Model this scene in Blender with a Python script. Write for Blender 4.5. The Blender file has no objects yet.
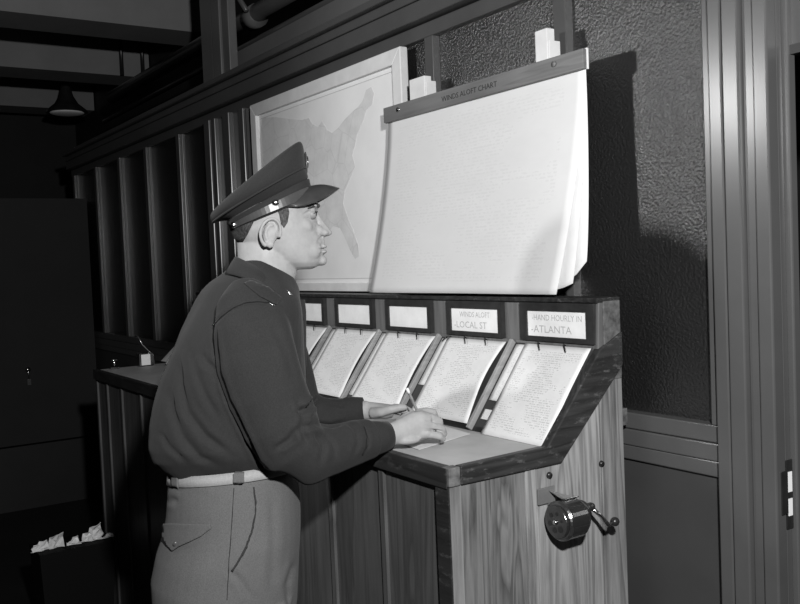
import bpy, bmesh, math, random
import numpy as np
from mathutils import Vector, Matrix
from mathutils.bvhtree import BVHTree

# ---------------------------------------------------------------- camera
FPX = 900.0
CAM = np.array([0.0, 0.0, 1.5])
Rw = np.array([[0.55719178, 0.01476005, -0.83025265],
               [0.82932511, -0.06036473, 0.55549614],
               [-0.04191882, -0.99806725, -0.04587561]])   # world <- camera (x right, y down, z forward)
scene = bpy.context.scene
cd = bpy.data.cameras.new('camera')
cam = bpy.data.objects.new('camera', cd)
scene.collection.objects.link(cam)
cd.sensor_fit = 'HORIZONTAL'; cd.sensor_width = 36.0
cd.lens = FPX / 800.0 * 36.0
cd.clip_start = 0.05; cd.clip_end = 60
xr, yd, zf = Rw[:, 0], Rw[:, 1], Rw[:, 2]
M = Matrix(((xr[0], -yd[0], -zf[0], CAM[0]),
            (xr[1], -yd[1], -zf[1], CAM[1]),
            (xr[2], -yd[2], -zf[2], CAM[2]),
            (0, 0, 0, 1)))
cam.matrix_world = M
scene.camera = cam

# ---------------------------------------------------------------- world, lights, exposure
w = bpy.data.worlds.new('world'); scene.world = w; w.use_nodes = True
w.node_tree.nodes['Background'].inputs[0].default_value = (0.5, 0.5, 0.5, 1)
w.node_tree.nodes['Background'].inputs[1].default_value = 0.006
scene.view_settings.view_transform = 'Standard'
scene.view_settings.look = 'None'
scene.view_settings.gamma = 1.0
scene.view_settings.use_curve_mapping = False
scene.view_settings.exposure = 0.0

def lamp(name, loc, aim, power, radius, cone, blend):
    l = bpy.data.lights.new(name, 'SPOT'); l.energy = power; l.shadow_soft_size = radius
    l.spot_size = math.radians(cone); l.spot_blend = blend
    o = bpy.data.objects.new(name, l); o.location = loc; scene.collection.objects.link(o)
    o.rotation_euler = (Vector(aim) - Vector(loc)).to_track_quat('-Z', 'Y').to_euler()
    return o
lamp('flash_near_camera', (0.10, 0.20, 1.97), (-1.75, 1.25, 1.45), 320, 0.04, 125, 0.5)
lamp('flash_left', (-2.44, -0.12, 2.12), (-2.0, 1.66, 1.65), 52, 0.045, 96, 0.8)

# ---------------------------------------------------------------- helpers
COL = scene.collection

def ray(px, py):
    return Rw @ np.array([px - 400.0, py - 302.0, FPX])
def hit(px, py, ax, val):
    d = ray(px, py); t = (val - CAM[ax]) / d[ax]
    return CAM + t * d
def proj(p):
    q = Rw.T @ (np.asarray(p, float) - CAM)
    return 400 + FPX * q[0] / q[2], 302 + FPX * q[1] / q[2]
def projn(P):
    q = (np.asarray(P, float) - CAM) @ Rw
    return np.stack([400 + FPX * q[:, 0] / q[:, 2], 302 + FPX * q[:, 1] / q[:, 2]], 1)

def mesh_obj(name, verts, faces, mat=None, parent=None, smooth=False, bevel=0.0):
    me = bpy.data.meshes.new(name)
    me.from_pydata([tuple(map(float, v)) for v in verts], [], [tuple(f) for f in faces])
    me.validate(); me.update()
    bm = bmesh.new(); bm.from_mesh(me)
    bmesh.ops.recalc_face_normals(bm, faces=bm.faces)
    bm.to_mesh(me); bm.free()
    o = bpy.data.objects.new(name, me); COL.objects.link(o)
    if mat: me.materials.append(mat)
    if smooth:
        for p in me.polygons: p.use_smooth = True
    if parent is not None:
        o.parent = parent
        o.matrix_parent_inverse = parent.matrix_basis.inverted()
    if bevel > 0:
        b = o.modifiers.new('bevel', 'BEVEL'); b.width = bevel; b.segments = 2; b.limit_method = 'ANGLE'
        b.angle_limit = math.radians(40)
    return o

class MB:
    """collects shapes and links them as ONE mesh object"""
    def __init__(s): s.v = []; s.f = []
    def add(s, V, F):
        n = len(s.v); s.v += [tuple(map(float, v)) for v in V]; s.f += [tuple(i + n for i in f) for f in F]; return s
    def box(s, x0, x1, y0, y1, z0, z1):
        V = [(x, y, z) for x in (x0, x1) for y in (y0, y1) for z in (z0, z1)]
        return s.add(V, [(0, 1, 3, 2), (4, 6, 7, 5), (0, 4, 5, 1), (2, 3, 7, 6), (0, 2, 6, 4), (1, 5, 7, 3)])
    def hexa(s, V):   # 8 verts: bottom quad 0-3, top quad 4-7
        return s.add(V, [(0, 3, 2, 1), (4, 5, 6, 7), (0, 1, 5, 4), (1, 2, 6, 5), (2, 3, 7, 6), (3, 0, 4, 7)])
    def prism(s, poly, off):
        poly = [np.array(p, float) for p in poly]; off = np.array(off, float); n = len(poly)
        V = poly + [p + off for p in poly]
        return s.add(V, [tuple(range(n)), tuple(range(2 * n - 1, n - 1, -1))] + [(i, (i + 1) % n, n + (i + 1) % n, n + i) for i in range(n)])
    def tube(s, pts, r, n=10, cap=True):
        pts = [np.array(p, float) for p in pts]
        rs = r if isinstance(r, (list, tuple)) else [r] * len(pts)
        rings = []; up = None
        for i, p in enumerate(pts):
            t = pts[min(i + 1, len(pts) - 1)] - pts[max(i - 1, 0)]; t /= np.linalg.norm(t)
            if up is None:
                up = np.array([0, 0, 1.0]) if abs(t[2]) < .9 else np.array([1.0, 0, 0])
            a = np.cross(t, up); a /= np.linalg.norm(a); b = np.cross(a, t); up = b
            rings.append([p + rs[i] * (math.cos(2 * math.pi * k / n) * a + math.sin(2 * math.pi * k / n) * b) for k in range(n)])
        return s.loft(rings, cap)
    def loft(s, rings, cap=True, closed=True):
        n = len(rings[0]); V = [p for r in rings for p in r]; F = []
        for i in range(len(rings) - 1):
            for k in range(n if closed else n - 1):
                k2 = (k + 1) % n
                F.append((i * n + k, i * n + k2, (i + 1) * n + k2, (i + 1) * n + k))
        if cap and closed:
            F.append(tuple(range(n - 1, -1, -1))); F.append(tuple((len(rings) - 1) * n + k for k in range(n)))
        return s.add(V, F)
    def ell(s, c, A, B, D, n=16, m=10):
        c = np.array(c, float); A, B, D = map(lambda q: np.array(q, float), (A, B, D))
        V = [c + D]; F = []
        for i in range(1, m):
            ph = math.pi * i / m
            for k in range(n):
                th = 2 * math.pi * k / n
                V.append(c + D * math.cos(ph) + math.sin(ph) * (A * math.cos(th) + B * math.sin(th)))
        V.append(c - D); e = len(V) - 1
        for k in range(n): F.append((0, 1 + k, 1 + (k + 1) % n))
        for i in range(m - 2):
            for k in range(n):
                a = 1 + i * n; F.append((a + k, a + n + k, a + n + (k + 1) % n, a + (k + 1) % n))
        a = 1 + (m - 2) * n
        for k in range(n): F.append((a + k, e, a + (k + 1) % n))
        return s.add(V, F)
    def build(s, name, mat, parent=None, smooth=False, bevel=0.0):
        return mesh_obj(name, s.v, s.f, mat, parent, smooth, bevel)

def empty(name, loc, label, cat, group=None):
    o = bpy.data.objects.new(name, None); o.empty_display_size = 0.1; COL.objects.link(o)
    o.location = loc; o['label'] = label; o['category'] = cat
    if group: o['group'] = group
    return o
def tag(o, label, cat, group=None):
    o['label'] = label; o['category'] = cat
    if group: o['group'] = group
    return o
def structure(o): o['kind'] = 'structure'; return o

# ---------------------------------------------------------------- materials
def g(v): return (v, v, v, 1)
def new_mat(name, col, rough=0.6, spec=0.4, metal=0.0):
    m = bpy.data.materials.new(name); m.use_nodes = True
    b = m.node_tree.nodes['Principled BSDF']
    b.inputs['Base Color'].default_value = g(col); b.inputs['Roughness'].default_value = rough
    b.inputs['Specular IOR Level'].default_value = spec; b.inputs['Metallic'].default_value = metal
    return m, m.node_tree, b
def node(nt, typ, **kw):
    n = nt.nodes.new(typ)
    for k, v in kw.items():
        if k in n.inputs: n.inputs[k].default_value = v
        else: setattr(n, k, v)
    return n
def ramp(nt, fac, stops):
    r = nt.nodes.new('ShaderNodeValToRGB')
    el = r.color_ramp.elements
    while len(el) < len(stops): el.new(0.5)
    for e, (p, c) in zip(el, stops): e.position = p; e.color = g(c)
    nt.links.new(fac, r.inputs[0]); return r.outputs[0]
def mapping(nt, scale, coord='Object', rot=(0, 0, 0)):
    tc = nt.nodes.new('ShaderNodeTexCoord'); mp = nt.nodes.new('ShaderNodeMapping')
    mp.inputs['Scale'].default_value = scale; mp.inputs['Rotation'].default_value = rot
    nt.links.new(tc.outputs[coord], mp.inputs['Vector']); return mp.outputs[0]
def noise(nt, vec, scale, detail=4, rough=0.55, dist=0.0):
    n = nt.nodes.new('ShaderNodeTexNoise'); n.inputs['Scale'].default_value = scale
    n.inputs['Detail'].default_value = detail; n.inputs['Roughness'].default_value = rough
    n.inputs['Distortion'].default_value = dist
    nt.links.new(vec, n.inputs['Vector']); return n.outputs[0]
def bump(nt, b, h, strength=0.3, dist=0.01):
    bp = nt.nodes.new('ShaderNodeBump'); bp.inputs['Strength'].default_value = strength; bp.inputs['Distance'].default_value = dist
    nt.links.new(h, bp.inputs['Height']); nt.links.new(bp.outputs[0], b.inputs['Normal'])
def mixc(nt, fac, a, b2, mode='MULTIPLY'):
    m = nt.nodes.new('ShaderNodeMix'); m.data_type = 'RGBA'; m.blend_type = mode
    if isinstance(fac, float): m.inputs[0].default_value = fac
    else: nt.links.new(fac, m.inputs[0])
    for i, x in ((6, a), (7, b2)):
        if isinstance(x, float): m.inputs[i].default_value = g(x)
        else: nt.links.new(x, m.inputs[i])
    return m.outputs[2]
def mth(nt, op, a, b2=None):
    m = nt.nodes.new('ShaderNodeMath'); m.operation = op
    for i, x in ((0, a), (1, b2)):
        if x is None: continue
        if isinstance(x, (int, float)): m.inputs[i].default_value = x
        else: nt.links.new(x, m.inputs[i])
    return m.outputs[0]

def wood(name, lo, hi, rough=0.55, axis='Z', spec=0.35, fine=38, wear=None, seed=0.0):
    m, nt, b = new_mat(name, hi, rough, spec)
    sc = {'Z': (1, 1, 0.07), 'X': (0.07, 1, 1), 'Y': (1, 0.07, 1)}[axis]
    v = mapping(nt, sc)
    n1 = noise(nt, v, 9 + seed, 3, 0.5, 1.2)
    rings = mth(nt, 'FRACT', mth(nt, 'MULTIPLY', n1, 7.0))
    rr = ramp(nt, rings, [(0.0, 0.0), (0.55, 0.75), (0.8, 1.0), (1.0, 0.15)])
    n2 = noise(nt, v, fine * 3, 4, 0.7)
    f = mth(nt, 'ADD', mth(nt, 'MULTIPLY', rr, 0.45), mth(nt, 'MULTIPLY', n2, 0.75))
    c = ramp(nt, f, [(0.15, lo), (0.85, hi)])
    v3 = mapping(nt, (1, 1, 1))
    big = noise(nt, v3, 3.5, 2, 0.5)
    c = mixc(nt, 1.0, c, ramp(nt, big, [(0.3, 0.7), (0.7, 1.0)]))
    if wear is not None:
        wn = noise(nt, mapping(nt, tuple(0.35 if q < 1 else 1 for q in sc)), 55, 6, 0.75)
        mask = ramp(nt, wn, [(0.56, 0.0), (0.66, 1.0)])
        c = mixc(nt, mask, c, wear, 'MIX')
    nt.links.new(c, b.inputs['Base Color']); bump(nt, b, n2, 0.25, 0.002)
    return m
def mottled(name, lo, hi, scale=6, rough=0.6, spec=0.4, bstr=0.1, bscale=60, metal=0.0, bdist=0.003):
    m, nt, b = new_mat(name, hi, rough, spec, metal)
    v = mapping(nt, (1, 1, 1))
    c = ramp(nt, noise(nt, v, scale, 5, 0.6), [(0.3, lo), (0.7, hi)])
    nt.links.new(c, b.inputs['Base Color'])
    if bstr: bump(nt, b, noise(nt, v, bscale, 3, 0.6), bstr, bdist)
    return m

MT = {}
MT['paint'] = mottled('partition_paint', 0.060, 0.072, 5, 0.28, 0.55, 0.02, 25)
MT['panelpaint'] = mottled('panel_paint', 0.038, 0.046, 5, 0.5, 0.3, 0.05, 40)
MT['beampaint'] = mottled('beam_paint', 0.17, 0.2, 4, 0.7, 0.2, 0.05, 40)
MT['girder'] = mottled('girder_paint', 0.012, 0.02, 4, 0.6, 0.2, 0.1, 40)
MT['upper'] = mottled('upper_wall_paint', 0.10, 0.12, 4, 0.7, 0.2, 0.05, 40)
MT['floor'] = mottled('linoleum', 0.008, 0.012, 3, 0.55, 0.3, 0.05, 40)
MT['ceiling'] = mottled('plaster', 0.2, 0.24, 3, 0.8, 0.2, 0.05, 40)
MT['endwall'] = mottled('end_partition_paint', 0.020, 0.025, 2, 0.75, 0.15, 0.05, 40)
MT['pine'] = wood('pine_board', 0.055, 0.26, 0.5, 'Z', seed=0)
MT['pine2'] = wood('pine_board_pale', 0.10, 0.33, 0.5, 'Z', seed=2)
MT['pine3'] = wood('pine_board_dark', 0.035, 0.19, 0.5, 'Z', seed=5)
MT['pinefront'] = wood('stained_front_board', 0.045, 0.10, 0.5, 'Z')
MT['dark'] = wood('dark_worn_trim', 0.010, 0.040, 0.45, 'Y', wear=0.09)
MT['darkx'] = wood('dark_worn_trim_long', 0.012, 0.03, 0.45, 'X', wear=0.05)
MT['header'] = wood('header_wood', 0.10, 0.17, 0.55, 'Z')
MT['divider'] = wood('divider_wood', 0.22, 0.34, 0.55, 'Y')
MT['frame'] = mottled('black_frame_paint', 0.018, 0.035, 30, 0.5, 0.3, 0.1, 80)
MT['rack'] = mottled('dark_rack', 0.03, 0.05, 10, 0.6, 0.3)
MT['counter'] = mottled('counter_linoleum', 0.34, 0.44, 8, 0.6, 0.3, 0.05, 120)
MT['endgrain'] = mottled('weathered_end_grain', 0.04, 0.15, 45, 0.7, 0.2, 0.3, 60)
MT['whitewood'] = mottled('whitewashed_wood', 0.55, 0.66, 12, 0.6, 0.3, 0.05, 80)
MT['bar'] = wood('chart_bar_wood', 0.12, 0.18, 0.5, 'X')
MT['ink'] = new_mat('ink', 0.015, 0.7)[0]
MT['fadedink'] = new_mat('faded_ink', 0.42, 0.8)[0]
MT['cardpaper'] = mottled('card_paper', 0.72, 0.82, 25, 0.8, 0.2, 0.02, 60)
MT['metal'] = mottled('dark_nickel', 0.10, 0.2, 20, 0.25, 0.5, 0.05, 60, 0.9)
MT['blackmetal'] = mottled('black_enamel', 0.012, 0.02, 20, 0.3, 0.5, 0.05, 60)
MT['chrome'] = new_mat('bright_metal', 0.75, 0.18, 0.5, 1.0)[0]
MT['steelhole'] = new_mat('worn_bright_steel', 0.75, 0.5, 0.5, 0.0)[0]
MT['skin'] = None
def skin():
    m, nt, b = new_mat('skin', 0.3, 0.55, 0.25)
    v = mapping(nt, (1, 1, 1))
    c = ramp(nt, noise(nt, v, 40, 5, 0.6), [(0.3, 0.26), (0.7, 0.33)])
    nt.links.new(c, b.inputs['Base Color'])
    b.inputs['Subsurface Weight'].default_value = 0.08
    b.inputs['Subsurface Radius'].default_value = (0.01, 0.01, 0.01)
    bump(nt, b, noise(nt, v, 260, 3, 0.6), 0.12, 0.0012)
    return m
MT['skin'] = skin()
def cloth(name, lo, hi, scale=420):
    m, nt, b = new_mat(name, hi, 0.88, 0.15)
    v = mapping(nt, (1, 1, 1))
    c = ramp(nt, noise(nt, v, scale, 3, 0.7), [(0.3, lo), (0.7, hi)])
    big = ramp(nt, noise(nt, v, 7, 3, 0.6), [(0.3, 0.88), (0.7, 1.0)])
    nt.links.new(mixc(nt, 1.0, c, big), b.inputs['Base Color'])
    b.inputs['Sheen Weight'].default_value = 0.04
    bump(nt, b, noise(nt, v, scale, 2, 0.6), 0.25, 0.0012)
    return m
MT['shirt'] = cloth('wool_shirt', 0.019, 0.031)
MT['trousers'] = cloth('khaki_trousers', 0.085, 0.13)
MT['capcloth'] = cloth('cap_wool', 0.020, 0.030)
MT['belt'] = cloth('web_belt', 0.26, 0.34, 300)
MT['leather'] = mottled('polished_leather', 0.045, 0.06, 30, 0.36, 0.5, 0.08, 90)
MT['visorleather'] = mottled('visor_leather', 0.03, 0.045, 30, 0.3, 0.5, 0.05, 90)
MT['hair'] = None
MT['seam'] = cloth('trouser_seam', 0.025, 0.04)
MT['seam2'] = cloth('shirt_seam', 0.009, 0.014)
MT['eyewhite'] = new_mat('eye_white', 0.22, 0.5, 0.3)[0]
def hair():
    m, nt, b = new_mat('dark_hair', 0.03, 0.5, 0.4)
    v = mapping(nt, (1, 1, 0.25))
    n = noise(nt, v, 420, 3, 0.7)
    nt.links.new(ramp(nt, n, [(0.35, 0.008), (0.75, 0.09)]), b.inputs['Base Color'])
    bump(nt, b, n, 0.6, 0.003); return m
MT['hair'] = hair()
def sheet_mat(name, base, ink, lines, cols=1, dens=0.5, blotch=0.1):
    """typed rows on paper: UV space, rows along v"""
    m, nt, b = new_mat(name, base, 0.75, 0.2)
    tc = nt.nodes.new('ShaderNodeTexCoord'); sp = nt.nodes.new('ShaderNodeSeparateXYZ')
    nt.links.new(tc.outputs['UV'], sp.inputs[0])
    row = mth(nt, 'FRACT', mth(nt, 'MULTIPLY', sp.outputs[1], lines))
    rowm = mth(nt, 'GREATER_THAN', row, 0.45)
    mp = nt.nodes.new('ShaderNodeMapping'); mp.inputs['Scale'].default_value = (70, lines, 1)
    nt.links.new(tc.outputs['UV'], mp.inputs[0])
    n1 = noise(nt, mp.outputs[0], 1.0, 2, 0.6)
    chars = mth(nt, 'GREATER_THAN', n1, 0.5)
    mp2 = nt.nodes.new('ShaderNodeMapping'); mp2.inputs['Scale'].default_value = (3.0, 5, 1)
    nt.links.new(tc.outputs['UV'], mp2.inputs[0])
    n2 = noise(nt, mp2.outputs[0], 1.0, 3, 0.6)
    blocks = mth(nt, 'GREATER_THAN', n2, dens)
    def inside(o, a, c): return mth(nt, 'MULTIPLY', mth(nt, 'GREATER_THAN', o, a), mth(nt, 'LESS_THAN', o, c))
    box = mth(nt, 'MULTIPLY', inside(sp.outputs[0], 0.07, 0.92), inside(sp.outputs[1], 0.06, 0.93))
    mask = mth(nt, 'MULTIPLY', mth(nt, 'MULTIPLY', rowm, chars), mth(nt, 'MULTIPLY', blocks, box))
    paper = ramp(nt, noise(nt, mp2.outputs[0], 2.0, 4, 0.6), [(0.3, base * (1 - blotch)), (0.7, base)])
    nt.links.new(mixc(nt, mask, paper, ink, 'MIX'), b.inputs['Base Color'])
    return m
MT['report'] = sheet_mat('typed_report_paper', 0.72, 0.48, 44, dens=0.46)
MT['chartpaper'] = sheet_mat('chart_paper', 0.61, 0.56, 60, dens=0.45, blotch=0.05)
MT['plainpaper'] = mottled('plain_paper', 0.56, 0.63, 10, 0.75, 0.2, 0.03, 30)
def obscure_glass(nm='pebbled_glass', ro=.32, sp_=1.0, ior=1.8, bs=.52):
    m, nt, b = new_mat(nm, 0.012, ro, sp_)
    v = mapping(nt, (1, 1, 1))
    b.inputs['Transmission Weight'].default_value = 0.3; b.inputs['IOR'].default_value = ior
    vo = nt.nodes.new('ShaderNodeTexVoronoi'); vo.feature = 'SMOOTH_F1'; vo.inputs['Scale'].default_value = 150
    nt.links.new(v, vo.inputs['Vector'])
    h = mth(nt, 'ADD', vo.outputs['Distance'], mth(nt, 'MULTIPLY', noise(nt, v, 240, 3, 0.6), 1.0))
    bump(nt, b, h, bs, 0.004)
    return m
MT['glass'] = obscure_glass()
MT['binblack'] = new_mat('bin_black', 0.004, 0.7, 0.1)[0]
MT['post'] = mottled('pilaster_paint', 0.085, 0.10, 5, 0.3, 0.5, 0.02, 25)
MT['darkglass'] = obscure_glass('dark_glass', .25, .3, 1.45, .25)
MT['plate'] = mottled('grey_plate', 0.10, 0.14, 20, 0.4, 0.4)
def map_mat(name, lo, hi):
    m, nt, b = new_mat(name, hi, 0.7, 0.25)
    v = mapping(nt, (1, 1, 1))
    vo = nt.nodes.new('ShaderNodeTexVoronoi'); vo.feature = 'DISTANCE_TO_EDGE'; vo.inputs['Scale'].default_value = 11
    nt.links.new(v, vo.inputs['Vector'])
    edge = ramp(nt, vo.outputs['Distance'], [(0.0, 0.88), (0.03, 1.0)])
    c = ramp(nt, noise(nt, v, 14, 6, 0.65), [(0.3, lo), (0.7, hi)])
    nt.links.new(mixc(nt, 1.0, c, edge), b.inputs['Base Color'])
    return m
MT['mapsea'] = mottled('map_paper', 0.68, 0.76, 6, 0.6, 0.3, 0.02, 40)
MT['mapland'] = map_mat('map_land', 0.53, 0.66)
MT['grid'] = new_mat('map_line', 0.5, 0.7)[0]
MT['shoe'] = mottled('shoe_leather', 0.03, 0.05, 20, 0.3, 0.5)
# ================================================================ SETTING
YW = 1.66       # face of the glazed partition's rails
YG = 1.69       # glass
structure(MB().box(-8.6, 1.2, -2.2, 3.2, -0.1, 0).build('floor', MT['floor']))
structure(MB().box(-8.6, 1.2, -2.2, 3.2, 3.45, 3.55).build('ceiling', MT['ceiling']))
structure(MB().box(-8.7, -8.6, -2.2, 3.2, -0.1, 3.55).build('wall_end', MT['endwall']))

# glazed partition frame: wainscot, rails, cornice, mullions
b = MB()
b.box(-6.6, -1.232, YW + .012, YW + .05, 0.0, 1.0)                 # recessed lower panels
structure(b.build('wall_back', MT['panelpaint']))
b = MB()
b.box(-6.6, -1.236, YW - .002, YW + .05, 1.070, 1.109)             # sill
b.box(-6.6, -1.236, YW - .004, YW + .05, 1.029, 1.0685)
b.box(-6.6, -1.236, YW - .0, YW + .05, 0.993, 1.028)
b.box(-6.6, -1.232, YW, YW + .05, 0.0, 0.12)
b.box(-1.252, -1.236, YW + .01, YW + .05, 0.12, 0.993)
structure(b.build('trim_1', MT['paint'], bevel=0.003))
b = MB()
b.box(-6.6, -1.0, YW + .004, YW + .05, 2.187, 2.232)               # head rail under the cornice
b.box(-6.6, -1.0, YW - .030, YW + .06, 2.236, 2.292)
b.box(-6.6, -1.0, YW - .034, YW + .06, 2.294, 2.325)
b.box(-6.6, -1.0, YW - .055, YW + .06, 2.328, 2.352)
structure(b.build('trim_2', MT['paint'], bevel=0.004))
# mullions
for i, x in enumerate([-1.70, -2.27, -2.84, -3.41]):
    structure(MB().box(x - .022, x + .022, YW + .004, YW + .05, 1.109, 2.187).build('trim_%d' % (i + 3), MT['paint'], bevel=0.002))
for i, x in enumerate([-4.44, -4.955, -5.45, -5.96, -6.5]):
    structure(MB().box(x - .024, x + .024, YW - .010, YW + .05, 1.109, 2.187).box(x + .024, x + .034, YW + .004, YW + .05, 1.109, 2.187).build('trim_%d' % (i + 7), MT['paint'], bevel=0.003))
# glass panes, one per bay
xs = [-1.236, -1.70, -2.27, -2.84, -3.41, -3.61]
n = 1
for a, c in list(zip(xs[:-1], xs[1:])) + list(zip([-4.02, -4.44, -4.955, -5.45, -5.96], [-4.44, -4.955, -5.45, -5.96, -6.5])):
    yg = YG if a > -3.6 else YW + .018
    m_ = MB().box(c + .001, a - .001, yg, yg + .006, 1.105, 2.19)
    structure(m_.build('window_%d' % n, MT['glass'] if a > -3.6 else MT['darkglass'])); n += 1
# broad pilaster left of the map, with mouldings; it carries on above the cornice
b = MB()
b.box(-4.02, -3.61, YW - .01, YW + .06, 0, 2.187)
for x0, x1, d in ((-4.02, -3.955, .035), (-3.94, -3.90, .03), (-3.80, -3.73, .035), (-3.66, -3.61, .02)):
    b.box(x0, x1, YW - d, YW, 0, 2.187)
structure(b.build('trim_12', MT['paint'], bevel=0.004))
b = MB()
b.box(-4.03, -3.90, YW - .02, YW + .03, 2.353, 3.45).box(-3.89, -3.80, YW - .025, YW + .03, 2.353, 3.45).box(-3.795, -3.725, YW - .015, YW + .025, 2.353, 3.45)
structure(b.build('trim_13', MT['post'], bevel=0.004))
# narrow bead beside the right hand pane
structure(MB().box(-1.262, -1.243, YW - .004, YW + .05, 1.109, 2.187).build('trim_14', MT['paint'], bevel=0.003))
# right hand post and door casing
b = MB()
b.box(-1.234, -1.201, YW - .022, YW + .08, 0, 3.4)
b.box(-1.195, -1.156, YW - .028, YW + .08, 0, 3.4)
b.box(-1.2015, -1.1945, YW - .018, YW + .08, 0, 3.4)
structure(b.build('trim_15', MT['paint'], bevel=0.004))
b = MB()
b.box(-1.1555, -1.127, YW - .014, YW + .08, 0, 3.4)
structure(b.build('trim_16', MT['paint'], bevel=0.003))
b = MB()
b.box(-1.126, -1.092, YW - .024, YW + .01, 0, 3.4)
b.box(-1.126, -1.096, YW + .012, YW + .035, 0, 3.4)
b.box(-1.126, -1.084, YW + .036, YW + .062, 0, 3.4)
jamb = structure(b.build('door_1', MT['paint'], bevel=0.004))
# strike plate in the jamb
sp = MB().box(-1.0955, -1.093, YW + .0125, YW + .0345, 0.91, 1.055)
sp.box(-1.0915, -1.089, YW - .010, YW + .012, .945, 1.035)
plate = sp.build('strike_plate', MT['blackmetal'], jamb, bevel=0.0008)
MB().box(-1.0935, -1.0915, YW + .016, YW + .030, .988, 1.03).box(-1.0935, -1.0915, YW + .017, YW + .030, .938, .974).build('bright_socket', MT['steelhole'], plate)
# lintel over the door opening and dark room behind
structure(MB().box(-1.087, 0.6, YW + .05, YW + .09, 1.905, 3.4).build('wall_over_door', MT['paint']))
structure(MB().box(-1.087, 0.6, YW + .042, YW + .09, 1.885, 1.904).build('trim_17', MT['panelpaint']))
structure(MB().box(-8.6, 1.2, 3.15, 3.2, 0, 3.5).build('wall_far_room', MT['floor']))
# upper wall above the cornice, right of the pilaster, with pipes
structure(MB().box(-3.9, -1.0, YW + .062, YW + .09, 2.353, 2.475).build('wall_upper', MT['upper']))
structure(MB().box(-8.6, -3.9, 2.23, 2.6, 2.45, 3.4).build('ceiling_girder', MT['girder']))
tag(MB().tube([(-6.2, 1.80, 2.525), (-0.9, 1.80, 2.525)], .014, 12).build('conduit_pipe', MT['paint'], smooth=True), 'thin conduit running above the cornice, below the thick pipe', 'pipe')
pr = empty('ceiling_pipe', (-3.5, 1.86, 2.66), 'thick pipe with a collar above the thin conduit, top of photo', 'pipe')
MB().tube([(-6.2, 1.86, 2.69), (-0.9, 1.86, 2.67)], .042, 16).build('pipe_run', MT['post'], pr, smooth=True)
MB().tube([(-3.95, 1.86, 2.67), (-3.87, 1.86, 2.67)], .055, 16).build('collar', MT['post'], pr, smooth=True)
MB().tube([(-3.86, 1.80, 2.68), (-4.1, 1.78, 2.95)], .012, 10).build('branch_tube', MT['paint'], pr, smooth=True)
# ceiling beams across the room
for k, x in enumerate([-3.75, -5.12, -6.46, -7.92]):
    nm = 'trim_%d' % (18 + k)
    structure(MB().box(x - .34, x, -2.2, 2.22, 2.9, 3.45).build(nm, MT['beampaint']))
# end partition with door, left of photo
structure(MB().box(-6.22, -6.15, -2.2, YW - .02, 0.42, 2.0).build('wall_left', MT['endwall']))
structure(MB().box(-6.22, -6.143, -2.2, YW - .02, 0.0, 0.41).build('baseboard_left', MT['floor']))
ky = empty('door_lock', (-6.15, 1.18, .86), 'small lock with a dangling key on the dark end partition at far left', 'lock')
MB().tube([(-6.15, 1.205, .90), (-6.13, 1.205, .90)], .016, 14).build('lock_barrel', MT['chrome'], ky, smooth=True)
MB().tube([(-6.13, 1.205, .90), (-6.125, 1.205, .885), (-6.125, 1.206, .84)], .004, 8).build('key_chain', MT['chrome'], ky, smooth=True)
MB().box(-6.13, -6.127, 1.196, 1.218, .80, .84).build('key', MT['chrome'], ky)
# conduit drops and pendant lamp among the beams
for (px) in (120, 141):
    p = hit(px, 34, 0, -6.40); q = hit(px + 1.5, 75, 0, -6.40)
    tag(MB().tube([(p[0], p[1], 3.3), (p[0], p[1], q[2])], .014, 8).build('conduit_drop', MT['blackmetal'], smooth=True),
        'left of the two thin dark conduits against the lit ceiling beam' if px == 120 else 'right of the two thin dark conduits against the lit ceiling beam', 'conduit')
lp = hit(67, 113, 0, -7.3)
lr = empty('pendant_lamp', (lp[0], lp[1], lp[2]), 'unlit pendant lamp with conical shade hanging among the ceiling beams', 'lamp')
MB().tube([(lp[0], lp[1], lp[2] + .25), (lp[0], lp[1], 3.45)], .012, 8).build('stem', MT['blackmetal'], lr)
rg = []
for r, z in ((.03, .30), (.035, .2), (.055, .13), (.09, .07), (.15, .02), (.155, 0)):
    rg.append([(lp[0] + r * math.cos(t * math.pi / 12), lp[1] + r * math.sin(t * math.pi / 12), lp[2] + z) for t in range(24)])
MB().loft(rg, cap=False).build('lamp_shade', MT['blackmetal'], lr, smooth=True)
MB().ell((lp[0], lp[1], lp[2] + .0), (.13, 0, 0), (0, .13, 0), (0, 0, .02)).build('diffuser', MT['cardpaper'], lr, smooth=True)

# ================================================================ DESK
XR = -1.477; XL = -4.125; YF = 1.087
ZC = 1.066
desk = empty('sloped_report_desk', (-2.8, 1.35, 0), 'long wooden standing desk with sloped report rack and pine side', 'desk')
# side boards (three vertical planks and a corner post)
def yz_board(name, poly, x1, t, mat, bev=0.002):
    return MB().prism([(x1, y, z) for y, z in poly], (-t, 0, 0)).build(name, mat, desk, bevel=bev)
yz_board('side_board', [(1.092, 0), (1.122, 0), (1.122, 1.03), (1.092, 1.03)], XR, .03, MT['pine'])
yz_board('side_board', [(1.1235, 0), (1.298, 0), (1.298, 1.03), (1.1235, 1.03)], XR - .003, .025, MT['pine3'])
yz_board('side_board', [(1.2995, 0), (1.330, 0), (1.330, 1.03), (1.2995, 1.03)], XR, .025, MT['pine2'])
yz_board('side_board', [(1.3315, 0), (1.535, 0), (1.535, 1.16), (1.42, 1.04), (1.3315, 1.04)], XR - .002, .025, MT['pine2'])
yz_board('side_board', [(1.5365, 0), (1.612, 0), (1.612, 1.26), (1.5365, 1.16)], XR, .028, MT['pine'])
MB().box(XR - .02, XR + .002, 1.555, 1.611, 1.20, 1.386).build('end_post', MT['endgrain'], desk, bevel=0.002)
yz_board('header_end', [(1.5365, 1.20), (1.556, 1.20), (1.556, 1.386), (1.543, 1.386), (1.5365, 1.27)], XR - .001, .02, MT['header'])
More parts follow.
